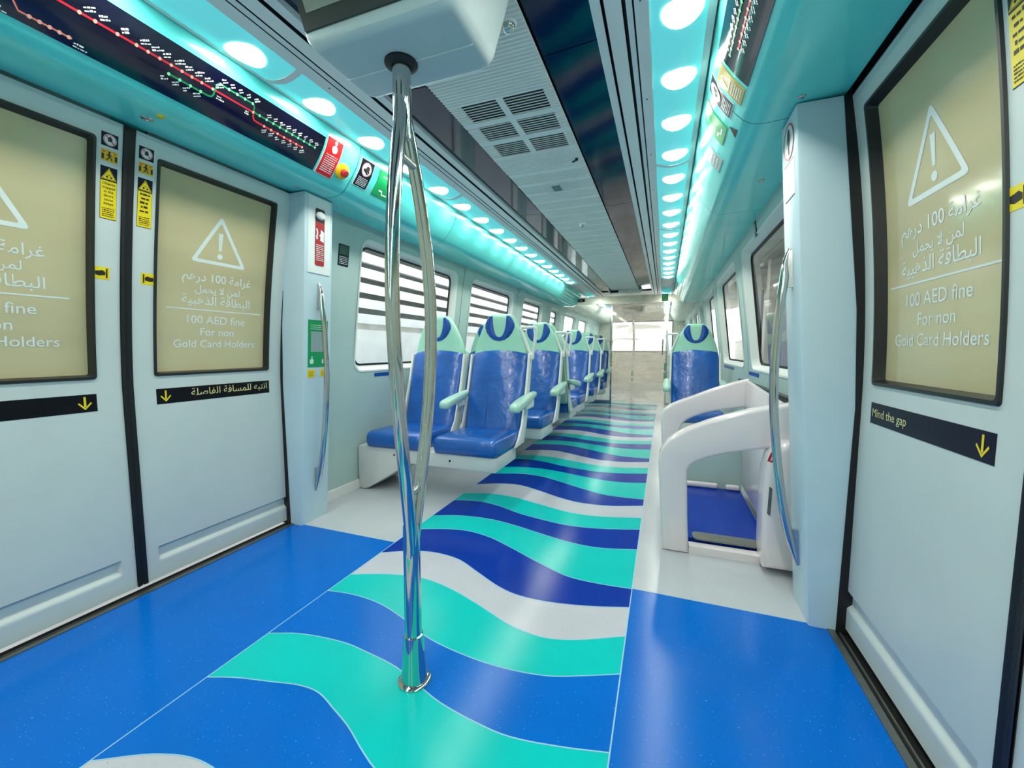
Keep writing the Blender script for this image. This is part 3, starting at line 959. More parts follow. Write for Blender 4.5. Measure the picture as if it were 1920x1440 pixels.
    put_line(t, [(-.022, 1.812), (.022, 1.812)], .0012, fq, 'sticker_red', .0014)
    t.build('doorway_symbol', n2, smooth=0)
    k3 = MB(); put_plate(k3, -hw, hw, 1.566, 1.757, fq, 'sticker_navy', h=.0008, nt=5)
    n3 = k3.build('door_sticker', o, smooth=0); n3['label'] = 'tall yellow and navy trapped hand warning sticker'
    t = MB()
    put_plate(t, -hw+.001, hw-.001, 1.568, 1.706, fq, 'sticker_yellow', h=.0014, nt=5, edge=False)
    put_strip(t, [(0, 1.752), (.0235, 1.711), (-.0235, 1.711)], [(0, 1.7485), (.0208, 1.7125), (-.0208, 1.7125)], fq, 'sticker_yellow', .0014)
    put_poly(t, [(0, 1.746), (.0186, 1.7138), (-.0186, 1.7138)], fq, 'sticker_yellow', .0015)
    put_poly(t, circ(-.006, 1.7205, .0038, 10), fq, 'icon_dark', .0019); put_poly(t, circ(.007, 1.7195, .0036, 10), fq, 'icon_dark', .0019); put_line(t, [(-.004, 1.728), (.005, 1.726)], .0022, fq, 'icon_dark', .0019)
    lines = ['Objects', 'trapped', 'in the', 'doors', 'cause', 'delays']
    if sg > 0 and s < 0 or (s > 0 and not near):
        for i in range(5): greek(t, -.017+.004*(i % 2), .017-.003*(i % 3), 1.692-.0165*i, fq, 'icon_dark', hgt=.0085, h=.0019)
    else:
        for i, w in enumerate(lines): put_text(t, w, fq, 0, 1.692-.0145*i, 'icon_dark', size=.0125, h=.0019, bold=.01)
    for i in range(5): greek(t, -.019, .019, 1.604-.0072*i, fq, 'icon_dark', hgt=.0042, h=.0019)
    t.build('sticker_print', n3, smooth=0)
    k4 = MB(); fh = on_door(s, Y(.058), 0); put_plate(k4, -.0245, .0245, 1.336, 1.383, fh, 'sticker_yellow', h=.0008, nt=2)
    n4 = k4.build('door_sticker', o, smooth=0); n4['label'] = 'small yellow sticker with a black hand at a door edge'
    t = MB(); q = -sg      # hand points to the closing edge
    put_poly(t, [(q*.013, 1.342), (q*.018, 1.342), (q*.018, 1.378), (q*.013, 1.378)][::1], fh, 'icon_dark', .0014)
    put_poly(t, [(q*.011, 1.353), (q*.011, 1.365), (q*.002, 1.371), (q*-.008, 1.368), (q*-.020, 1.366), (q*-.020, 1.352), (q*-.008, 1.349)], fh, 'icon_dark', .0014)
    t.build('hand_symbol', n4, smooth=0)
    return o
YS = 1.053
leaf(-1, .29, YS-.019, True); leaf(-1, YS+.019, 1.822, False); leaf(1, YS+.019, 1.822, False); leaf(1, .29, YS-.019, True)
# black door-head channel and outer jamb
for s, nm in ((-1, 'trim_7'), (1, 'trim_8')):
    X = XL if s < 0 else XR
    m = MB()
    m.box(min(s*1.302, s*1.46), max(s*1.302, s*1.46), .20, 1.99, 1.985, 2.0, 'groove_black')
    xb = X(1.93)+.036
    m.box(min(s*(xb+.02), s*(xb+.05)), max(s*(xb+.02), s*(xb+.05)), .20, 1.99, 1.93, 1.99, 'groove_black')
    m.box(min(s*(X(1.9)+.006), s*(X(1.9)+.016)), max(s*(X(1.9)+.006), s*(X(1.9)+.016)), 1.12, 1.80, 1.926, 1.945, 'sill_metal')
    m.box(min(s*(X(1.9)+.006), s*(X(1.9)+.016)), max(s*(X(1.9)+.006), s*(X(1.9)+.016)), .3, 1.0, 1.926, 1.945, 'sill_metal')
    zs = frange(0, 1.99, 20)
    for y0, y1 in ((1.822, 1.84), (.27, .289)):
        m.grid(lambda y, z: (s*(X(z)+.03), y, z), [y0-.004, y1+.02], zs, 'groove_black')
    # outer skin seen only as darkness between the leaves
    m.grid(lambda y, z: (s*(X(z)+.05), y, z), [.22, 1.99], zs, 'groove_black')
    tag(m.build(nm, smooth=30), 'black channel round the %s side doorway' % ('left' if s < 0 else 'right'), 'door frame', kind='structure')

# ------------------------------------------------------------------ door pillars
def xi(z): return interp([(0, 1.285), (1.0, 1.216), (1.935, 1.150)], z)
def xo(z): return interp([(0, 1.372), (.85, 1.384), (1.2, 1.368), (1.935, 1.290)], z)
def pillar(s, y0, y1, label):
    o = empty('door_pillar', (s*1.32, (y0+y1)/2, 0), label, 'pillar', 'door pillars', kind='structure')
    zs = [0, .4, .85, 1.0, 1.2, 1.5, 1.75, 1.932]
    b = MB(); rings = []
    r = .008
    for z in zs:
        a, c = xi(z), xo(z)
        P = [(a, y0+r), (a+r*.3, y0+r*.3), (a+r, y0), (c, y0), (1.46, y0+.02), (1.46, y1), (a+r, y1), (a+r*.3, y1-r*.3), (a, y1-r)]
        rings.append([(s*x, y, z) for x, y in P])
    b.loft(rings, 'pillar_paint')
    b.build('pillar_body', o, smooth=25)
    e = MB(); X = XL if s < 0 else XR
    e.grid(lambda k, z: (s*(xo(z)-.001+k*(X(z)+.03-xo(z))), y0-.003, z), [0, 1], zs, 'rubber_black')
    e.grid(lambda k, z: (s*(xo(z)-.001), y0-.003+.004*k, z), [0, 1], zs, 'rubber_black')
    e.build('edge_seal', o, smooth=0)
    return o
pl = pillar(-1, 1.795, 2.0, 'pale blue door pillar on the left with red emergency panel')
pr = pillar(1, 1.795, 2.0, 'pale blue door pillar on the right beside the white rack')
def on_pillar(s, yc, zc):
    def fn(a, t, h):
        z = zc+t
        return (s*(xi(z)-h), yc - s*a, z)
    return fn
# left: white plate with the red emergency handle notice
fn = on_pillar(-1, 1.898, 0)
m = MB(); put_plate(m, -.082, .080, 1.50, 1.925, fn, 'sticker_white', h=.004, nt=4)
pp = m.build('cover_plate', pl, smooth=0); pp['label'] = 'white cover plate holding the red emergency notice'
m = MB()
m.add([fn(a, t, .0055) for a, t in rr(-.034, .034, 1.545, 1.865, .012)], [tuple(range(24))], 'sticker_darkred')
m.add([fn(a, t, .0058) for a, t in rr(-.034, .034, 1.790, 1.865, .012)], [tuple(range(24))], 'icon_dark')
em = m.build('emergency_notice', pp, smooth=0)
m = MB()
m.loft([[fn(a, t, h) for a, t in circ(0, 1.826, r, 24, r*.72)] for r, h in ((.031, .006), (.030, .016), (.022, .022), (.004, .023))], 'plastic_white')
hb = m.build('release_handle', pp); hb['label'] = 'oval white release handle'
m = MB()
put_poly(m, [(.002, 1.690), (.028, 1.682), (.030, 1.740), (.006, 1.752)], fn, 'sticker_white', .0064)
put_line(m, [(-.024, 1.752), (-.018, 1.730), (-.022, 1.706)], .010, fn, 'sticker_white', .0064)
put_poly(m, [(-.030, 1.712), (-.012, 1.700), (-.024, 1.690)], fn, 'sticker_white', .0066)
put_poly(m, [(-.006, 1.716), (.006, 1.730), (.004, 1.708)], fn, 'sticker_white', .0066)
for i in range(9): greek(m, -.027, .027, 1.66-.0105*i, fn, 'sticker_white', hgt=.005, h=.0066)
m.build('notice_print', pp, smooth=0)
# green information card and two yellow labels below it
m = MB(); put_plate(m, -.072, .076, .955, 1.232, fn, 'sticker_green', h=.0015, nt=3)
gc = m.build('information_card', pl, smooth=0); gc['label'] = 'green information card with grey panel'
m = MB(); put_plate(m, -.052, .052, 1.045, 1.165, fn, 'sticker_grey', h=.0024, nt=2, edge=False)
for i in range(3): greek(m, -.055, .055, 1.200-.011*i, fn, 'sticker_white', hgt=.004, h=.0024)
for c in (-.045, .045):
    put_poly(m, rr(c-.013, c+.013, .975, 1.002, .006), fn, 'sticker_white', .0024); put_poly(m, rr(c-.002, c+.005, .995, 1.020, .002), fn, 'sticker_white', .0026)
m.build('card_print', gc, smooth=0)
for c in (-.047, .049):
    m = MB(); put_plate(m, c-.026, c+.026, .895, .940, fn, 'sticker_yellow', h=.0015, nt=1)
    for i in range(3): greek(m, c-.018, c+.018, .925-.011*i, fn, 'icon_dark', hgt=.0035, h=.002)
    yl = m.build('yellow_label', pl, smooth=0)
# right: no-smoking style disc and a white card
fn = on_pillar(1, 1.895, 0)
m = MB(); m.add([fn(a, t, .0015) for a, t in circ(0, 1.845, .064, 36)], [tuple(range(36))], 'sticker_white')
ns = m.build('prohibition_disc', pr, smooth=0); ns['label'] = 'round white disc with red ring and black figure'
m = MB(); put_ring(m, 0, 1.845, .0645, .007, fn, 'sticker_red', .0022, 36)
put_poly(m, [(-.014, 1.880), (-.006, 1.892), (.006, 1.892), (.016, 1.868), (.018, 1.838), (.008, 1.822), (.012, 1.800), (-.004, 1.796), (-.010, 1.830), (-.020, 1.850)], fn, 'icon_dark', .0022)
m.build('figure_symbol', ns, smooth=0)
m = MB(); put_plate(m, -.06, .06, 1.635, 1.770, fn, 'sticker_white', h=.0015, nt=2)
wc = m.build('white_card', pr, smooth=0)
m = MB(); put_line(m, [(-.06, 1.637), (.06, 1.637)], .003, fn, 'icon_dark', .002); put_line(m, [(-.06, 1.768), (.06, 1.768)], .003, fn, 'icon_dark', .002)
put_poly(m, circ(0, 1.688, .008, 14), fn, 'sticker_grey', .002)
m.build('card_print', wc, smooth=0)

# grab rails on the pillars
def rail(s, label):
    o = empty('grab_rail', (s*xi(.9), 1.895, .9), label, 'grab rail', 'grab rails on the door pillars')
    yr = 1.898
    pts = []
    K = [(xi(1.45)-.004, 1.45), (xi(1.40)-.022, 1.40), (1.166, 1.34), (1.158, 1.25), (1.151, 1.10), (1.149, .95), (1.158, .78), (1.178, .60), (1.202, .44), (1.226, .33), (1.247, .25), (xi(.185)-.004, .185)]
    xs = [(-z, x) for x, z in K]
    f = smooth_curve(xs)
    zz = frange(1.448, .187, 48)
    pts = [(s*f(-z), yr, z) for z in zz]
    n = len(pts)
    rad = [.0165*min(1, .35+.65*min(i, n-1-i)/4) for i in range(n)]
    b = MB(); b.tube(pts, rad, 'steel', seg=16)
    b.build('bar', o)
    for za, zb_ in ((1.442, 1.30), (.335, .192)):
        m = MB(); rings = []
        for z in frange(za, zb_, 8):
            x = f(-z); xp = xi(z)+.002
            rings.append([(s*x, yr-.007, z), (s*x, yr+.007, z), (s*xp, yr+.010, z), (s*xp, yr-.010, z)])
        m.loft(rings, 'steel_brushed'); m.build('rail_bracket', o, smooth=40)
    return o
rail(-1, 'bowed chrome grab rail on the left door pillar')
rail(1, 'bowed chrome grab rail on the right door pillar')

# small dark sign on the left wall beside the pillar
def on_wall(s, yc, zc):
    def fn(a, t, h):
        z = zc+t
        return (s*(XW(z)-h), yc - s*a, z)
    return fn
fn = on_wall(-1, 2.266, 0)
m = MB(); put_plate(m, -.05, .045, 1.625, 1.765, fn, 'sticker_navy', h=.003, nt=2)
o = m.build('wall_sign', smooth=0); tag(o, 'small dark sign with green top on the left wall behind the door pillar', 'sign')
m = MB(); put_plate(m, -.042, .037, 1.70, 1.758, fn, 'sign_green', h=.0036, nt=1, edge=False)
for i in range(5): greek(m, -.04, .035, 1.682-.011*i, fn, 'sticker_white', hgt=.0045, h=.0038)
m.build('sign_print', o, smooth=0)

# coat hooks and blue number plates on the walls
for s in (-1, 1):
    sd = 'left' if s < 0 else 'right'
    for y, w in (((5.74, 'second and third'),) if s < 0 else ((3.30, 'nearest'),)):
        fn = on_wall(s, y, 1.885)
        m = MB()
        if s < 0:
            m.tube([fn(0, .05, .004), fn(0, .05, .02), fn(0, .0, .024), fn(0, -.04, .02), fn(0, -.05, .004)], .006, 'steel', seg=8)
            o = m.build('coat_hook'); tag(o, 'small steel hook on the left wall between the %s windows' % w, 'hook')
        else:
            put_plate(m, -.03, .03, -.05, .05, fn, 'sticker_black', h=.004, nt=1); 
            o = m.build('wall_switch', smooth=0); tag(o, 'small black framed button plate on the right wall above the window', 'switch')
            m = MB(); put_plate(m, -.017, .017, -.035, .035, fn, 'sticker_grey', h=.006, nt=1); m.build('button', o, smooth=0)
    for (y0, y1), w in zip([(2.66, 2.93), (4.52, 4.86), (6.3, 6.55)] if s < 0 else [(3.60, 3.98), (4.80, 5.55)], ['nearest', 'second', 'third'] if s < 0 else ['nearest', 'second']):
        fn = on_wall(s, (y0+y1)/2, 0)
        m = MB(); hw = (y1-y0)/2
        put_plate(m, -hw, hw, .845, .873, fn, 'leather_navy', h=.003, nt=1)
        o = m.build('number_plate', smooth=0); tag(o, 'narrow blue plate under the %s window on the %s wall' % (w, sd), 'plate', 'blue plates under the windows')
# bumper ledge on the right wall behind the rack
m = MB()
for z in (.775, .735):
    m.box(1.385, 1.43, 2.0, 4.3, z, z+.014, 'gasket_dark')
m.box(1.395, 1.43, 2.0, 4.3, .749, .775, 'sill_metal')
o = m.build('trim_9', smooth=0); tag(o, 'dark bumper ledge along the right wall below the window', 'trim', kind='structure')

# ------------------------------------------------------------------ cove signs and the route maps
def route_map(s, y0, y1, label):
    L = y1-y0
    yref = y1 if s < 0 else y1       # far end
    fn = on_cove(s, yref, .0)        # t = -arc
    m = MB()
    a0, a1 = (-L, 0) if s < 0 else (0, L)
    put_plate(m, a0, a1, -.237, -.063, fn, 'map_board', h=.003, nt=12, na=2)
    o = m.build('route_map', smooth=40); tag(o, label, 'map')
    def q(y): return y-yref if s < 0 else yref-y
    S = MB(); D = MB(); T = MB()
    H = .0042
    G = lambda y, arc: (q(y), -arc)
    # salmon branch, red line, green line drawn as on the board
    put_line(S, [G(.60, .135), G(.64, .155), G(.645, .19), G(.66, .212), G(.77, .212)], .005, fn, 'line_salmon', H)
    put_line(S, [G(y, .134) for y in frange(.30, 1.316, 12)] + [G(1.320, .140), G(1.323, .152), G(1.332, .1605), G(1.35, .162), G(1.577, .162)], .0065, fn, 'line_red', H)
    put_line(S, [G(1.011, .164), G(1.150, .164), G(1.160, .158), G(1.163, .135), G(1.160, .115), G(1.170, .105), G(1.30, .105), G(1.318, .108), G(1.322, .125), G(1.330, .133), G(1.345, .134), G(1.64, .134)] if False else
             [G(1.011, .164), G(1.145, .164), G(1.156, .160), G(1.160, .150), G(1.160, .118), G(1.164, .108), G(1.176, .105), G(1.300, .105), G(1.311, .108), G(1.315, .118), G(1.316, .128), G(1.324, .1325), G(1.345, .133), G(1.640, .133)], .0065, fn, 'line_green', H+.0003)
    S.build('line_print', o, smooth=0)
    def dot(y, arc, m, r=.0052): put_poly(D, circ(q(y), -arc, r, 10, r*1.1), fn, m, H+.0008)
    reds = [.36, .43, .50, .57, .64, .70, .770, .806, .860, .910, .942, .976, 1.011, 1.045, 1.078, 1.112, 1.152, 1.316]
    for y in reds: dot(y, .134, 'dot_pink')
    for i in range(7): dot(1.378+.0332*i, .162, 'dot_pink')
    for i in range(4): dot(1.011+.0355*i, .164, 'dot_mint')
    for i in range(5): dot(1.172+.033*i, .105, 'dot_mint')
    for i in range(10): dot(1.345+.0328*i, .133, 'dot_mint')
    for i in range(5): dot(.681+.0205*i, .212, 'dot_pink')
    D.build('station_dots', o, smooth=0)
    def name(y, arc, ang=.6, n=2, ln=.03):
        for k in range(n):
            c, sn = math.cos(ang), math.sin(ang)
            def fr(a, t, h, k=k):
                aa, tt = a, t - .0085*k
                return fn(q(y)+aa*c-tt*sn, -arc+aa*sn+tt*c, h)
            greek(T, 0, ln*random.uniform(.6, 1.0), 0, fr, 'letter_white', hgt=.0055, h=H+.0005)
    for y in reds[:-1]: name(y+.006, .118, .55, 2, .036)
    for i in range(4): name(1.004+.0355*i-.012, .186, .55, 2, .026)
    for i in range(5): name(1.176+.033*i, .090, .55, 2, .024)
    for i in range(9): name(1.375+.0328*i*.98, .118, .55, 2, .024)
    for i in range(7): name(1.385+.033*i-.01, .184, .55, 2, .026)
    name(1.172, .150, 0, 2, .03); name(1.285, .146, 0, 2, .022); name(.775, .222, 0, 2, .035); name(.60, .226, 0, 2, .05)
    T.build('station_names', o, smooth=0)
    return o
route_map(-1, .18, 1.684, 'long dark blue metro route map on the cyan cove above the left doors')
route_map(1, .18, 1.70, 'dark route map on the cyan cove above the right doors, catching lamp reflections')

def cove_sign(s, yc, arc, w, hgt, base, name, label, cat, border='sticker_white', hb=.003):
    fn = on_cove(s, yc, arc)
    m = MB(); put_plate(m, -w/2, w/2, -hgt/2, hgt/2, fn, base, h=hb, nt=8)
    if border:
        for a0, a1, t0, t1 in ((-w/2-.003, -w/2, -hgt/2-.003, hgt/2+.003), (w/2, w/2+.003, -hgt/2-.003, hgt/2+.003), (-w/2, w/2, hgt/2, hgt/2+.003), (-w/2, w/2, -hgt/2-.003, -hgt/2)):
            put_plate(m, a0, a1, t0, t1, fn, border, h=hb*.8, nt=8 if t1-t0 > .05 else 1)
    o = m.build(name, smooth=40); tag(o, label, cat)
    return o, fn
# red emergency call notice
o, fn = cove_sign(-1, 1.750, .142, .100, .186, 'sticker_red', 'emergency_call_sign', 'red emergency call sign with pressing hand at the far end of the left map', 'sign')
m = MB()
put_poly(m, circ(.004, .048, .018, 20, .019), fn, 'sticker_white', .004)
put_line(m, [(.004, .055), (.005, .074)], .008, fn, 'sticker_white', .004)
put_ring(m, .004, .080, .0095, .003, fn, 'sticker_white', .0042, 16); put_poly(m, circ(.004, .080, .004, 10), fn, 'sticker_white', .0042)
for i in range(4): put_line(m, [(-.012+.007*i, .058), (-.012+.007*i, .044)], .005, fn, 'sticker_white', .0043)
for i in range(9):
    greek(m, -.038, .038, .012-.0105*i, fn, 'sticker_white', hgt=.0052, h=.004)
m.build('sign_print', o, smooth=0)
# yellow mushroom button
o = empty('emergency_button', (-.94, 1.846, 2.022), 'round yellow emergency button with red centre below the red sign', 'button')
cx, cz = cove_pt(-1, .170, 0); nx, nz = cove_pt(-1, .170, .01); ax = (-(nx-cx), 0, nz-cz)
m = MB(); m.lathe([(.042, -.004), (.042, .006), (.038, .014), (.030, .018), (.001, .0185)], (-cx, 1.846, cz), 'button_yellow', axis=ax); m.build('housing', o)
off = Vector(ax).normalized()*.018
m = MB(); m.lathe([(.021, -.002), (.021, .012), (.018, .017), (.001, .0185)], Vector((-cx, 1.846, cz))+off, 'button_red', axis=ax); m.build('push_button', o)
# dark prohibition sign, green exit sign
def prohib(s, yc, lab):
    o, fn = cove_sign(s, yc, .125, .102, .150, 'sticker_navy', 'prohibition_sign', lab, 'sign')
    m = MB()
    put_poly(m, circ(0, .028, .036, 28), fn, 'sticker_white', .0038)
    put_ring(m, 0, .028, .038, .006, fn, 'ring_pink', .0046)
    put_poly(m, [(.004, .048), (.022, .044), (.022, .030), (.008, .024), (.014, .006), (.004, .002), (0, .02), (-.006, .034)], fn, 'icon_dark', .0044)
    put_poly(m, rr(-.024, -.008, .014, .030, .004), fn, 'icon_dark', .0044)
    put_line(m, [(-.025, .053), (.025, .003)], .0045, fn, 'ring_pink', .005)
    for i in range(6): greek(m, -.038, .038, -.024-.0085*i, fn, 'sticker_white', hgt=.0045, h=.004)
    m.build('sign_print', o, smooth=0)
prohib(-1, 1.998, 'dark navy prohibition sign with pink ring between the red and green signs, left cove')
def exit_sign(s, yc, lab):
    o, fn = cove_sign(s, yc, .128, .158, .148, 'sticker_green', 'exit_sign', lab, 'sign', border='sticker_green')
    m = MB()
    put_poly(m, [(-.046, .052), (.030, .052), (.040, -.054), (-.006, -.056), (-.014, -.040), (-.040, -.040)], fn, 'sticker_white', .0038)
    put_poly(m, circ(.012, .036, .008, 14), fn, 'sticker_green', .0044)
    put_line(m, [(.006, .024), (-.008, -.008)], .012, fn, 'sticker_green', .0044)
    put_line(m, [(-.030, .006), (-.014, .022), (.006, .022), (.020, .006), (.034, .006)], .006, fn, 'sticker_green', .0046)
    put_line(m, [(-.008, -.008), (-.018, -.026), (-.044, -.026)], .007, fn, 'sticker_green', .0046)
    put_line(m, [(-.008, -.008), (.010, -.022), (.006, -.050)], .007, fn, 'sticker_green', .0046)
    m.build('sign_print', o, smooth=0)
exit_sign(-1, 2.186, 'green running man exit sign on the left cyan cove behind the pole')
exit_sign(1, 2.112, 'green running man exit sign on the right cyan cove')
# right: gold fine notice, prohibition sign, grey notice, small triangle
o, fn = cove_sign(1, 1.777, .162, .100, .140, 'sticker_gold', 'warning_sign', 'gold warning sign with white triangle at the end of the right map', 'sign', border=None)
m = MB(); put_strip(m, [(0, .055), (.034, .0), (-.034, .0)], [(0, .045), (.026, .004), (-.026, .004)], fn, 'sticker_white', .0038)
put_line(m, [(0, .036), (0, .018)], .004, fn, 'sticker_white', .0038)
for i in range(5): greek(m, -.036, .036, -.016-.0105*i, fn, 'sticker_white', hgt=.005, h=.0038)
m.build('sign_print', o, smooth=0)
prohib(1, 1.925 - .02, 'dark prohibition sign with red ring between gold and green signs, right cove')
o, fn = cove_sign(1, 2.385, .180, .15, .094, 'sticker_grey', 'notice_sign', 'pale grey notice beyond the green exit sign on the right cove', 'sign', border=None, hb=.002)
m = MB()
for i in range(3): greek(m, -.055, .055, .018-.02*i, fn, 'sticker_white', hgt=.009, h=.003)
m.build('sign_print', o, smooth=0)
fn = on_cove(1, 2.02, .232)
m = MB(); put_poly(m, [(-.03, -.018), (.03, -.018), (.012, .022)], fn, 'sticker_black', .002)
put_plate(m, -.03, .03, -.02, -.016, fn, 'sticker_black', h=.002, nt=1)
o = m.build('corner_sticker', smooth=0); tag(o, 'small black triangular sticker under the green sign, right cove', 'sticker')
# locks and screws on the underside of the coves
def stud(s, y, arc, r, m_, label, name='panel_lock', grp='cove locks'):
    cx, cz = cove_pt(s, arc, 0)
    m = MB(); m.lathe([(r, -.003), (r, .002), (r*.8, .005), (r*.55, .006), (r*.5, .003), (r*.1, .003)], (s*cx, y, cz), m_, axis=(0, 0, -1), seg=20)
    o = m.build(name); tag(o, label, 'lock', grp)
stud(-1, 1.050, .405, .020, 'steel', 'larger steel panel lock above the joint of the left doors')
stud(-1, 1.055, .335, .013, 'letter_yellow', 'small yellowish brass keyhole beside the steel lock, left')
stud(-1, 1.747, .42, .012, 'steel', 'steel panel lock above the left door pillar')
stud(-1, 2.055, .436, .010, 'steel', 'small steel lock just past the left door pillar')
stud(1, 1.757, .424, .014, 'steel', 'steel panel lock above the right door pillar')
stud(1, 2.528, .45, .016, 'steel', 'steel panel lock over the rack on the right cove')

# ------------------------------------------------------------------ ceiling fittings: dome cameras
def dome(x, y, label):
    o = empty('dome_camera', (x, y, 2.18), label, 'camera', 'ceiling dome cameras')
    m = MB(); m.lathe([(.030, -.003), (.030, .006), (.026, .010)], (x, y, 2.182), 'slat_grey', axis=(0, 0, -1)); m.build('base', o)
    m = MB(); m.lathe([(.024, 0), (.0235, .006), (.019, .016), (.011, .022), (.001, .024)], (x, y, 2.173), 'steel', axis=(0, 0, -1)); m.build('dome', o)
dome(.197, 1.412, 'shiny dome camera on the ceiling grille beside the hanging monitor')
dome(.013, 3.752, 'shiny dome camera on the ceiling grille above the first seats')
m = MB(); m.box(-.03, .03, 2.83, 2.93, 2.178, 2.183, 'sticker_grey')
for i in range(8): m.box(-.09, .09, 2.80+.02*i, 2.808+.02*i, 2.178, 2.1838, 'ceiling_grey')
o = m.build('ceiling_speaker', smooth=0); tag(o, 'fine grey louvre patch in the middle of the ceiling grille', 'speaker')
m = MB(); m.lathe([(.010, 0), (.010, .012), (.006, .016)], (.216, 2.49, 2.184), 'gasket_dark', axis=(0, 0, -1)); m.tube([(.216, 2.49, 2.172), (.19, 2.495, 2.166)], .005, 'gasket_dark', seg=8)
o = m.build('grille_latch'); tag(o, 'small dark latch on the ceiling grille past the vents', 'latch')

# ------------------------------------------------------------------ hanging monitor and centre pole
def monitor(yo, label):
    o = empty('hanging_monitor', (.02, 1.05+yo, 2.187), label, 'monitor', 'hanging monitors')
    m = MB()
    def ring(x0, x1, y0, y1, z, r=.03):
        return [(p[0], p[1]+yo, z) for p in rr(x0, x1, y0, y1, r, 5)]
    m.loft([ring(-.170, .222, .940, 1.145, 1.868, .02), ring(-.184, .236, .927, 1.160, 1.873), ring(-.196, .243, .918, 1.168, 1.884), ring(-.215, .250, .917, 1.180, 1.905),
            ring(-.262, .285, .917, 1.20, 2.05), ring(-.30, .315, .917, 1.22, 2.185)], 'monitor_shell')
    m.build('housing', o)
    m = MB()
    def P(x, z, h): return (x - .32*(z-1.915)*(1 if x < 0 else -.26), .917+yo-h, z)
    pts = [(-.2, 1.913), (.208, 1.913), (.208, 2.18), (-.2, 2.18)]
    m.add([P(x, z, .006) for x, z in pts], [(0, 1, 2, 3)], 'screen_bezel')
    for i in range(4):
        a, b = pts[i], pts[(i+1) % 4]
        m.add([P(*a, .006), P(*b, .006), P(*b, -.01), P(*a, -.01)], [(0, 1, 2, 3)], 'screen_bezel')
    m.build('bezel', o, smooth=0)
    m = MB()
    m.add([P(x, z, .0072) for x, z in [(-.178, 1.957), (.182, 1.957), (.182, 2.17), (-.178, 2.17)]], [(0, 1, 2, 3)], 'screen_glass')
    m.build('screen', o, smooth=0)
    # parting line of the lower cover
    m = MB(); m.box(-.185, .235, 1.049+yo, 1.052+yo, 1.8665, 1.869, 'ceiling_grey'); m.build('cover_joint', o, smooth=0)
    return o
monitor(0, 'grey hanging monitor with dark screen at the top of the pole')
def pole(yo, label):
    px, py = .012, 1.045+yo
    o = empty('grab_pole', (px, py, 0), label, 'pole', 'grab poles')
    m = MB(); m.lathe([(.052, 0), (.052, .005), (.047, .009), (.040, .010), (.040, 0.011)], (px, py, 0), 'steel', seg=32); m.build('base_ring', o)
    m = MB(); m.lathe([(.041, .010), (.0405, .015), (.0345, .100), (.0315, .150), (.030, .158), (.0265, .160), (.0262, .30), (.0262, .40), (.0262, .47), (.025, .52)], (px, py, 0), 'steel', seg=32); m.build('lower_tube', o)
    m = MB(); m.lathe([(.0255, 1.66), (.0258, 1.73), (.0262, 1.76), (.0262, 1.8675)], (px, py, 0), 'steel', seg=32); m.build('upper_tube', o)
    m = MB(); m.lathe([(.046, 1.8675), (.046, 1.862), (.038, 1.856), (.0275, 1.853), (.0275, 1.8675)], (px, py, 0), 'rubber_black', seg=32); m.build('top_collar', o)
    dx, dy = -.11, .98
    def arm(sg):
        K = [(.40, .006), (.47, .010), (.55, .024), (.65, .046), (.78, .076), (.92, .100), (1.06, .115), (1.18, .119), (1.30, .112), (1.42, .095), (1.54, .068), (1.64, .038), (1.72, .014), (1.78, .006)]
        f = smooth_curve(K)
        a = MB()
        zz = frange(.40, 1.78, 48)
        a.tube([(px+.0245*math.sin((z-.4)/1.38*PI)+sg*dx*f(z), py+sg*dy*f(z), z) for z in zz], .0195, 'steel', seg=18)
        a.build('bowed_arm', o)
    arm(1); arm(-1)
    for z, w in ((1.60, .05), (.625, .042)):
        m = MB(); m.tube([(px+.012-dx*w, py-dy*w, z), (px+.012+dx*w, py+dy*w, z)], .012, 'steel_brushed', seg=12); m.build('cross_link', o)
    return o
pole(0, 'chrome centre pole splitting into two bowed arms in the foreground')
monitor(9.3, 'far hanging monitor seen faintly through the glass partition')
pole(9.3, 'far chrome pole seen faintly through the glass partition')

# ------------------------------------------------------------------ seats
def sup(hw, th, n=28, e=.32):
    """superellipse ring in (x, depth)"""
    out = []
    for k in range(n):
        an = 2*PI*k/n
        c, s_ = math.cos(an), math.sin(an)
        out.append((hw*math.copysign(abs(c)**e, c), th*math.copysign(abs(s_)**e, s_)))
    return out
BACK = [(.36, .43), (.45, .465), (.60, .510), (.80, .575), (.95, .622), (1.03, .645), (1.12, .652), (1.25, .656), (1.36, .660)]
HW = [(.36, .225), (.45, .232), (.70, .238), (.95, .240), (1.03, .236), (1.08, .226), (1.16, .196), (1.24, .158), (1.30, .122), (1.345, .088)]
def yb(z): return interp(BACK, z)
def front(x, z): return yb(z) + .55*x*x
def slab(mb, z0, z1, th, m, front_off=0.0, hwk=1.0, e=.32, crown=0.0, dish=.55, rim=.03, n=44, rows=14):
    rings = []
    zs = [z0+.0, z0+rim*.35, z0+rim] + frange(z0+rim, z1-rim, rows)[1:-1] + [z1-rim, z1-rim*.35, z1]
    for i, z in enumerate(zs):
        k = 1.0; q = 1.0
        if i == 0 or i == len(zs)-1: k, q = .93, .35
        elif i == 1 or i == len(zs)-2: k, q = .985, .8
        hw = interp(HW, z)*hwk*k
        ring = []
        for x, d in sup(hw, th/2*q, n, e):
            zz = z + crown*(1-(x/hw)**2)*(z-z0)/(z1-z0)
            ring.append((x, yb(z)+th/2+front_off+d+dish*x*x, zz))
        rings.append(ring)
    mb.loft(rings, m)
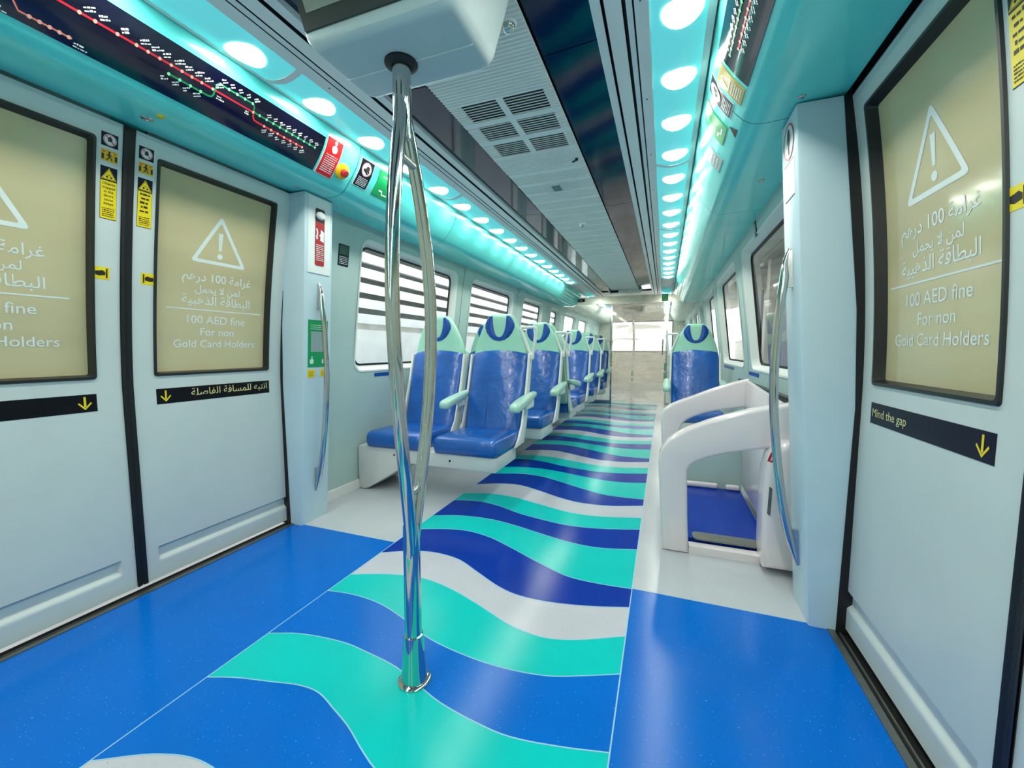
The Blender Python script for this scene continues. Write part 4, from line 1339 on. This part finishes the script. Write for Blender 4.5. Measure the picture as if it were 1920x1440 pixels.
def make_seat(kind):
    """kind: 'aisle' or 'window' ; local frame: front edge at y=0, facing -y"""
    o = empty('train_seat', (0, 0, 0), local=True)
    c = MB()
    rings = []
    for z, k, y0 in ((.338, .95, .012), (.345, .985, .003), (.375, 1.0, -.002), (.415, .995, .0), (.437, .975, .010), (.449, .93, .030), (.452, .6, .12)):
        hw = .242*k
        rings.append([(p[0], p[1], z + .012*max(0, (p[1]-.15)/.4)*-1) for p in rr(-hw, hw, y0, .53, .035, 6)])
    c.loft(rings, 'leather_blue'); c.build('seat_cushion', o, smooth=50)
    b = MB(); slab(b, .40, 1.035, .085, 'leather_blue', crown=.030, dish=.5)
    bk = b.build('backrest', o, smooth=55)
    s_ = MB()
    s_.tube([(x, front(x, .83)-.002 -.03*0, .83) for x in frange(-.10, .10, 8)], .0022, 'seam_blue', seg=6)
    s_.tube([(-.05-.13*((z-.62)/.2)**2 if z > .62 else -.05-.0*z, front(.08, z)-.0025, z) for z in frange(.44, .70, 12)], .0022, 'seam_blue', seg=6)
    s_.build('stitching', bk)
    h = MB(); slab(h, 1.0, 1.345, .080, 'leather_mint', front_off=.006, dish=.5, rim=.025, e=.4)
    hd = h.build('headrest', o, smooth=55)
    # blue U-shaped inlay of the headrest
    u = MB()
    OUT = [(-.085, 1.328), (-.108, 1.305), (-.126, 1.270), (-.128, 1.235), (-.112, 1.195), (-.085, 1.160), (-.045, 1.135), (0, 1.127)]
    INN = [(-.060, 1.328), (-.058, 1.305), (-.055, 1.275), (-.050, 1.240), (-.043, 1.210), (-.032, 1.182), (-.018, 1.165), (0, 1.160)]
    OUT = OUT + [(-x, z) for x, z in OUT[-2::-1]]; INN = INN + [(-x, z) for x, z in INN[-2::-1]]
    n = len(OUT); V = []
    def F(x, z, h): return (x, yb(z)+.5*x*x+.006-.001-h, z)
    R4 = []
    for t, hh in ((0, -.004), (.06, .003), (.5, .005), (.94, .003), (1, -.004)):
        R4.append([F(a[0]+(b_[0]-a[0])*t, a[1]+(b_[1]-a[1])*t, hh) for a, b_ in zip(OUT, INN)])
    for A_, B_ in zip(R4, R4[1:]):
        u.add(A_+B_, [(i, i+1, n+i+1, n+i) for i in range(n-1)], 'leather_navy')
    ui = u.build('headrest_inlay', hd, smooth=60); ui['label'] = 'navy U-shaped inlay'
    # moulded shell behind with its side flanges
    s_ = MB(); slab(s_, .44, 1.06, .04, 'plastic_mint', front_off=.082, hwk=1.03, dish=.5)
    s_.build('back_shell', o, smooth=55)
    prof = [(.665, 1.02), (.640, .92), (.600, .78), (.545, .62), (.490, .48), (.420, .395), (.335, .335), (.300, .245), (.46, .245), (.53, .34), (.59, .46), (.64, .62), (.685, .80), (.715, .95), (.725, 1.02)]
    for sx in ((-1, 1)):
        f = MB(); x0 = .243*sx
        if kind == 'window' or sx < 0:
            prof = [p for p in prof if p[1] > .33]
        f.prism(prof, 'yz', min(x0, x0+.018*sx), max(x0, x0+.018*sx), 'plastic_white', r=.004)
        f.build('side_flange', o, smooth=40)
    def armrest(sx):
        a = MB(); xc = .288*sx if sx > 0 else -.275
        rings = []
        for y, zc, hw, hh in ((.215, .640, .020, .012), (.222, .640, .034, .025), (.25, .645, .042, .033), (.34, .660, .043, .033), (.45, .676, .040, .031), (.58, .694, .034, .027), (.68, .705, .028, .020), (.695, .706, .014, .010)):
            rings.append([(xc+p[0], y, zc+p[1]) for p in sup(hw, hh, 20, .6)])
        a.loft(rings, 'plastic_mint'); am = a.build('armrest', o, smooth=60)
        p = MB(); p.rbox(xc-.014, xc+.014, .46, .66, .60, .680, 'plastic_white', r=.012); p.build('armrest_pivot', am)
    if kind == 'aisle':
        armrest(1); armrest(-1)
        g = MB()
        loop = [(.192, 1.235), (.292, 1.235), (.306, 1.220), (.285, 1.045), (.266, 1.022), (.246, 1.045), (.180, 1.220)]
        def sm(pts):
            out = []
            m = len(pts)
            for i in range(m):
                p0, p1 = pts[i], pts[(i+1) % m]
                for k in range(5): out.append((p0[0]+(p1[0]-p0[0])*k/5, p0[1]+(p1[1]-p0[1])*k/5))
            return out
        g.tube([(x, .690, z) for x, z in sm(loop)], .0135, 'plastic_white', seg=10, closed=True)
        gh = g.build('grab_handle', o); gh['label'] = 'white triangular grab handle at the shoulder'
        st = MB(); st.rbox(.236, .288, .672, .704, .975, 1.035, 'plastic_white', r=.012); st.build('handle_mount', o)
    return o
proto_a = make_seat('aisle'); proto_w = make_seat('window')
used = {'a': False, 'w': False}
def place_seat(kind, x, y, rz, label, group, mirror=False):
    key = kind[0]
    o = (proto_a if key == 'a' else proto_w)
    if used[key]: o = copy_tree(o)
    used[key] = True
    o.location = (x, y, 0); o.rotation_euler = (0, 0, rz)
    if mirror: o.scale = (-1, 1, 1)
    tag(o, label, 'seat', group)
    return o
G = 'blue train seats with mint headrests'
XAI, XWI = -.528, -1.105
def pair(y, rz, la, lw):
    place_seat('aisle', XAI, y, rz, la, G, mirror=(rz != 0))
    place_seat('window', XWI, y, rz, lw, G, mirror=(rz != 0))
pair(2.44, 0, 'nearest blue seat on the aisle, facing the viewer, in full view beside the pole', 'nearest blue window seat, partly hidden by the chrome pole')
pair(3.53, 0, 'aisle seat in the second row, right behind the nearest aisle seat', 'window seat in the second row, only its headrest edge showing')
pair(5.15, PI, 'aisle seat turned away behind the second row, white shell side showing', 'window seat turned away behind the second row')
pair(5.29, 0, 'aisle seat in the fourth row, whole navy U on its headrest visible', 'window seat in the fourth row, hidden behind the aisle seats')
pair(6.39, 0, 'aisle seat in the fifth row, second headrest from the glass partition', 'window seat in the fifth row, hidden by the aisle seats')
pair(7.49, 0, 'aisle seat in the last row against the glass partition', 'window seat in the last row by the glass partition')
place_seat('aisle', 1.058, 4.36, 0, 'single blue seat by the right wall behind the white rack', G, mirror=True)

def bench(y, rz, label, x0=-1.428, x1=-.296, xm=0):
    o = empty('seat_base', ((x0+x1)/2, y, 0), label, 'seat base', 'white seat bases')
    sg = 1 if rz == 0 else -1
    def Yb(a, b): return (min(y+sg*a, y+sg*b), max(y+sg*a, y+sg*b))
    b = MB(); a0, a1 = Yb(.02, .42)
    b.rbox(x0, x1, a0, a1, .236, .334, 'beam_white', r=.006, seg=2); b.build('beam', o, smooth=40)
    wall = x0 if x0 < 0 else x1
    s = -1 if x0 < 0 else 1
    d = 1 if s < 0 else -1
    poly = [(wall, .318), (wall, .004), (wall+.05*d, .004), (wall+.085*d, .012), (wall+.38*d, .19), (wall+.38*d, .24), (wall+.38*d, .30)]
    w = MB(); a0, a1 = Yb(.018, .40)
    w.prism(poly, 'xz', a0, a1, 'beam_white', r=.006); w.build('wall_bracket', o, smooth=40)
    for q in ((-1.10, -.64) if s < 0 else (1.05,)):
        m = MB(); yy = y+sg*.021
        m.lathe([(.008, 0), (.008, .003), (.004, .004)], (q, yy, .288), 'groove_black', axis=(0, -sg, 0), seg=12); m.build('bolt', o)
for y, rz, w in ((2.44, 0, 'nearest'), (3.53, 0, 'second'), (5.15, PI, 'backward facing third'), (5.29, 0, 'fourth'), (6.39, 0, 'fifth'), (7.49, 0, 'last')):
    bench(y, rz, 'white cantilever seat base under the %s seat pair on the left wall' % w)
bench(4.36, 0, 'white seat base under the single right seat', x0=.80, x1=1.428)

# ------------------------------------------------------------------ luggage rack on the right
def build_rack():
    o = empty('luggage_rack', (1.05, 2.5, 0), 'white moulded luggage rack of two arches beside the right door pillar', 'luggage rack')
    OUT = [(.752, .0), (.740, .20), (.722, .46), (.724, .515), (.738, .553), (.765, .592), (.805, .624), (.860, .658), (.955, .703), (1.05, .739), (1.13, .765), (1.22, .788), (1.36, .815)]
    INN = [(1.36, .605), (1.22, .585), (1.13, .565), (1.035, .542), (.955, .515), (.905, .490), (.878, .468), (.864, .440), (.864, .40), (.872, .20), (.884, .0)]
    OUT2 = [(.752, .0), (.742, .25), (.724, .54), (.728, .580), (.742, .612), (.790, .648), (.860, .683), (.948, .721), (1.04, .763), (1.125, .798), (1.20, .824), (1.30, .852)]
    INN2 = [(1.30, .656), (1.189, .637), (1.104, .620), (1.02, .595), (.955, .568), (.905, .538), (.875, .508), (.862, .475), (.862, .40), (.872, .20), (.884, .0)]
    for y0, y1, prof in ((2.235, 2.325, OUT+INN), (3.25, 3.34, OUT2+INN2)):
        m = MB(); m.prism(prof, 'xz', y0, y1, 'grp_white', r=.018, seg=4); m.build('arch_frame', o, smooth=50)
    m = MB(); m.prism([(2.32, .10), (3.26, .10), (3.26, .842), (2.32, .795)], 'yz', 1.275, 1.30, 'grp_white', r=.004)
    bp = m.build('side_panel', o, smooth=30)
    # pod by the pillar
    P = [(1.20, .03), (1.19, .13), (1.188, .40), (1.192, .50), (1.206, .565), (1.232, .612), (1.27, .635), (1.36, .645), (1.36, .03)]
    m = MB(); m.prism(P, 'xz', 2.14, 2.30, 'grp_white', r=.03, seg=4); pod = m.build('end_pod', o, smooth=50)
    m = MB()
    fnp = lambda a, t, h: (1.215+a, 2.139-h, .60+t)
    put_line(m, [(-.012, -.055), (.0, -.018), (.022, .012)], .022, fnp, 'line_red', .0012)
    put_line(m, [(-.009, -.050), (.003, -.017), (.022, .008)], .005, fnp, 'sticker_white', .002)
    m.build('red_label', pod, smooth=0)
    m = MB(); put_poly(m, [(-.012, -.30), (.002, -.31), (.004, -.18), (-.008, -.17)], fnp, 'sill_metal', .0012); m.build('grip_plate', pod, smooth=0)
    m = MB(); m.box(.884, 1.36, 2.245, 2.30, 0, .040, 'grp_white'); m.build('sill_bar', o, smooth=0)
    m = MB(); m.prism([(x, y) for x, y in rr(.905, 1.34, 2.305, 2.395, .025)], 'xy', .052, .060, 'sill_metal'); m.build('kick_plate', o, smooth=30)
    m = MB(); m.box(.80, 1.274, 2.326, 3.249, .004, .050, 'vinyl_navy'); dk = m.build('deck', o, smooth=0); dk['label'] = 'glossy dark blue rack floor'
    m = MB(); m.box(.868, 1.285, 3.285, 3.305, .004, .40, 'wall_panel'); m.build('back_panel', o, smooth=0)
    for x0, x1 in ((.82, 1.125), (1.175, 1.268)):
        m = MB(); m.rbox(x0, x1, 3.215, 3.247, .052, .092, 'grp_white', r=.014); m.build('bumper_strip', o)
build_rack()

# ------------------------------------------------------------------ glass partition
def build_partition():
    o = empty('glass_partition', (0, YP, 0), 'full width glass partition with stainless frame at the far end of the aisle', 'partition')
    m = MB(); m.box(-.98, .86, YP-.03, YP+.03, 1.955, 2.10, 'header_steel')
    m.prism([(.86, 1.955), (.86, 2.10), (1.02, 1.99), (1.02, 1.955)], 'xz', YP-.03, YP+.03, 'header_steel')
    m.prism([(-.98, 1.955), (-.98, 2.10), (-1.10, 1.99), (-1.10, 1.955)], 'xz', YP-.03, YP+.03, 'header_steel')
    m.build('header_beam', o, smooth=0)
    m = MB(); m.box(-1.375, -.272, YP-.005, YP+.005, .04, 1.955, 'partition_glass'); m.build('fixed_pane', o, smooth=0)
    m = MB(); m.box(.785, 1.375, YP-.005, YP+.005, .04, 1.955, 'partition_glass'); m.build('fixed_pane', o, smooth=0)
    for x0, x1 in ((-.272, -.242), (.752, .785)):
        m = MB(); m.box(x0, x1, YP-.022, YP+.022, 0, 1.956, 'steel'); m.build('post', o, smooth=0)
    for x0, x1 in ((-1.375, -.272), (.785, 1.375)):
        m = MB(); m.box(x0, x1, YP-.02, YP+.02, 0, .042, 'steel_brushed'); m.build('bottom_rail', o, smooth=0)
    m = MB(); m.box(-1.40, -1.372, YP-.02, YP+.02, 0, 1.94, 'rubber_black'); m.build('edge_seal', o, smooth=0)
    m = MB(); m.box(1.372, 1.40, YP-.02, YP+.02, 0, 1.94, 'rubber_black'); m.build('edge_seal', o, smooth=0)
    m = MB(); m.rbox(.730, .775, YP-.06, YP-.022, .30, .62, 'latch_green', r=.008); m.rbox(.735, .77, YP-.06, YP-.022, .66, .80, 'latch_green', r=.008)
    l = m.build('door_latch', o); l['label'] = 'pale green lock box on the post'
    m = MB(); m.box(-.945, -.795, YP-.036, YP-.03, 2.005, 2.07, 'sticker_black'); ds = m.build('display', o, smooth=0)
    m = MB(); m.box(-.90, -.84, YP-.038, YP-.036, 2.025, 2.05, 'sticker_grey'); m.build('display_text', ds, smooth=0)
    d = empty('door_5', (.25, YP, 0)); tag(d, 'etched wavy glass door in the far partition', 'door', kind='structure')
    m = MB(); m.box(-.240, .750, YP+.008, YP+.018, .012, 1.955, 'etched_glass'); m.build('glass_leaf', d, smooth=0)
    m = MB(); m.tube([(.70, YP-.03, .95), (.70, YP-.03, 1.25)], .012, 'steel', seg=10); m.tube([(.70, YP+.01, .97), (.70, YP-.03, .97)], .008, 'steel', seg=8); m.tube([(.70, YP+.01, 1.23), (.70, YP-.03, 1.23)], .008, 'steel', seg=8)
    m.build('door_handle', d)
    e = MB(); fn = lambda a, t, h: (.715+a, YP-.03-h, 2.03+t)
    put_plate(e, -.055, .055, -.065, .07, fn, 'sticker_green', h=.004, nt=1)
    eo = e.build('exit_sign', smooth=0); tag(eo, 'small green exit sign on the steel header of the glass partition', 'sign')
    e = MB()
    put_poly(e, [(-.035, -.045), (.03, -.045), (.03, .05), (-.035, .05)], fn, 'dot_mint', .0046)
    put_line(e, [(.01, .03), (-.005, 0), (-.02, -.03)], .014, fn, 'sticker_green', .0052); put_poly(e, circ(.012, .04, .009, 10), fn, 'sticker_green', .0054)
    e.build('sign_print', eo, smooth=0)
build_partition()

o = empty('sensor_unit', (0, 8.2, 2.187), 'white ceiling sensor box with dark panel just before the glass partition', 'sensor')
m = MB(); m.rbox(-.31, .30, 8.10, 8.235, 2.125, 2.186, 'plastic_white', r=.02); m.build('housing', o)
m = MB(); m.box(-.27, -.12, 8.095, 8.10, 2.135, 2.178, 'sticker_navy'); m.build('dark_panel', o, smooth=0)
m = MB(); m.lathe([(.008, 0), (.008, .004), (.004, .006)], (.03, 8.10, 2.155), 'gasket_dark', axis=(0, -1, 0), seg=12); m.build('sensor_eye', o)

# ------------------------------------------------------------------ outside
m = MB(); m.box(-9, 9, -6, 20, -1.3, -1.2, 'outside_concrete')
tag(m.build('ground', smooth=0), 'pale concrete track bed outside the train', 'ground', kind='structure')
o = empty('station_wall', (-3.0, 6, -1.2), 'white louvred station wall seen through the left windows', 'building')
m = MB(); m.box(-3.1, -3.0, -4, 16, -1.2, 1.32, 'outside_white'); m.build('lower_wall', o, smooth=0)
m = MB(); m.box(-3.4, -3.3, -4, 16, 1.28, 3.6, 'outside_grey'); m.build('backing', o, smooth=0)
for i in range(7):
    z = 1.42+.20*i
    m = MB(); m.prism([(-2.98, z-.02), (-3.25, z+.03), (-3.25, z+.13), (-2.98, z+.105)], 'xz', -4, 16, 'outside_white'); m.build('louvre', o, smooth=0)
o = empty('platform_screen', (2.6, 5, -1.2), 'grey platform screen with dark panels seen through the right windows', 'building')
m = MB(); m.box(3.3, 3.4, -4, 18, -1.2, 2.6, 'outside_concrete'); m.build('back_wall', o, smooth=0)
m = MB(); m.box(2.45, 2.5, -4, 18, -1.2, .75, 'outside_grey'); m.build('lower_wall', o, smooth=0)
m = MB(); m.box(1.75, 3.3, -4, 18, 2.6, 2.7, 'outside_concrete'); m.build('sky_blocker', o, smooth=0)  # unseen slab added to block the sky and darken the right windows
for i in range(9):
    y = -2.6+1.55*i
    m = MB(); m.box(2.4, 2.62, y, y+.22, .75, 2.6, 'outside_concrete'); m.build('mullion', o, smooth=0)
for y0, y1, z0, z1 in ((2.9, 3.55, .75, 2.3), (6.2, 6.9, .9, 2.3), (9.2, 9.9, .8, 2.2), (4.4, 4.8, 1.5, 2.3)):
    m = MB(); m.box(2.46, 2.5, y0, y1, z0, z1, 'outside_dark'); m.build('dark_panel', o, smooth=0)
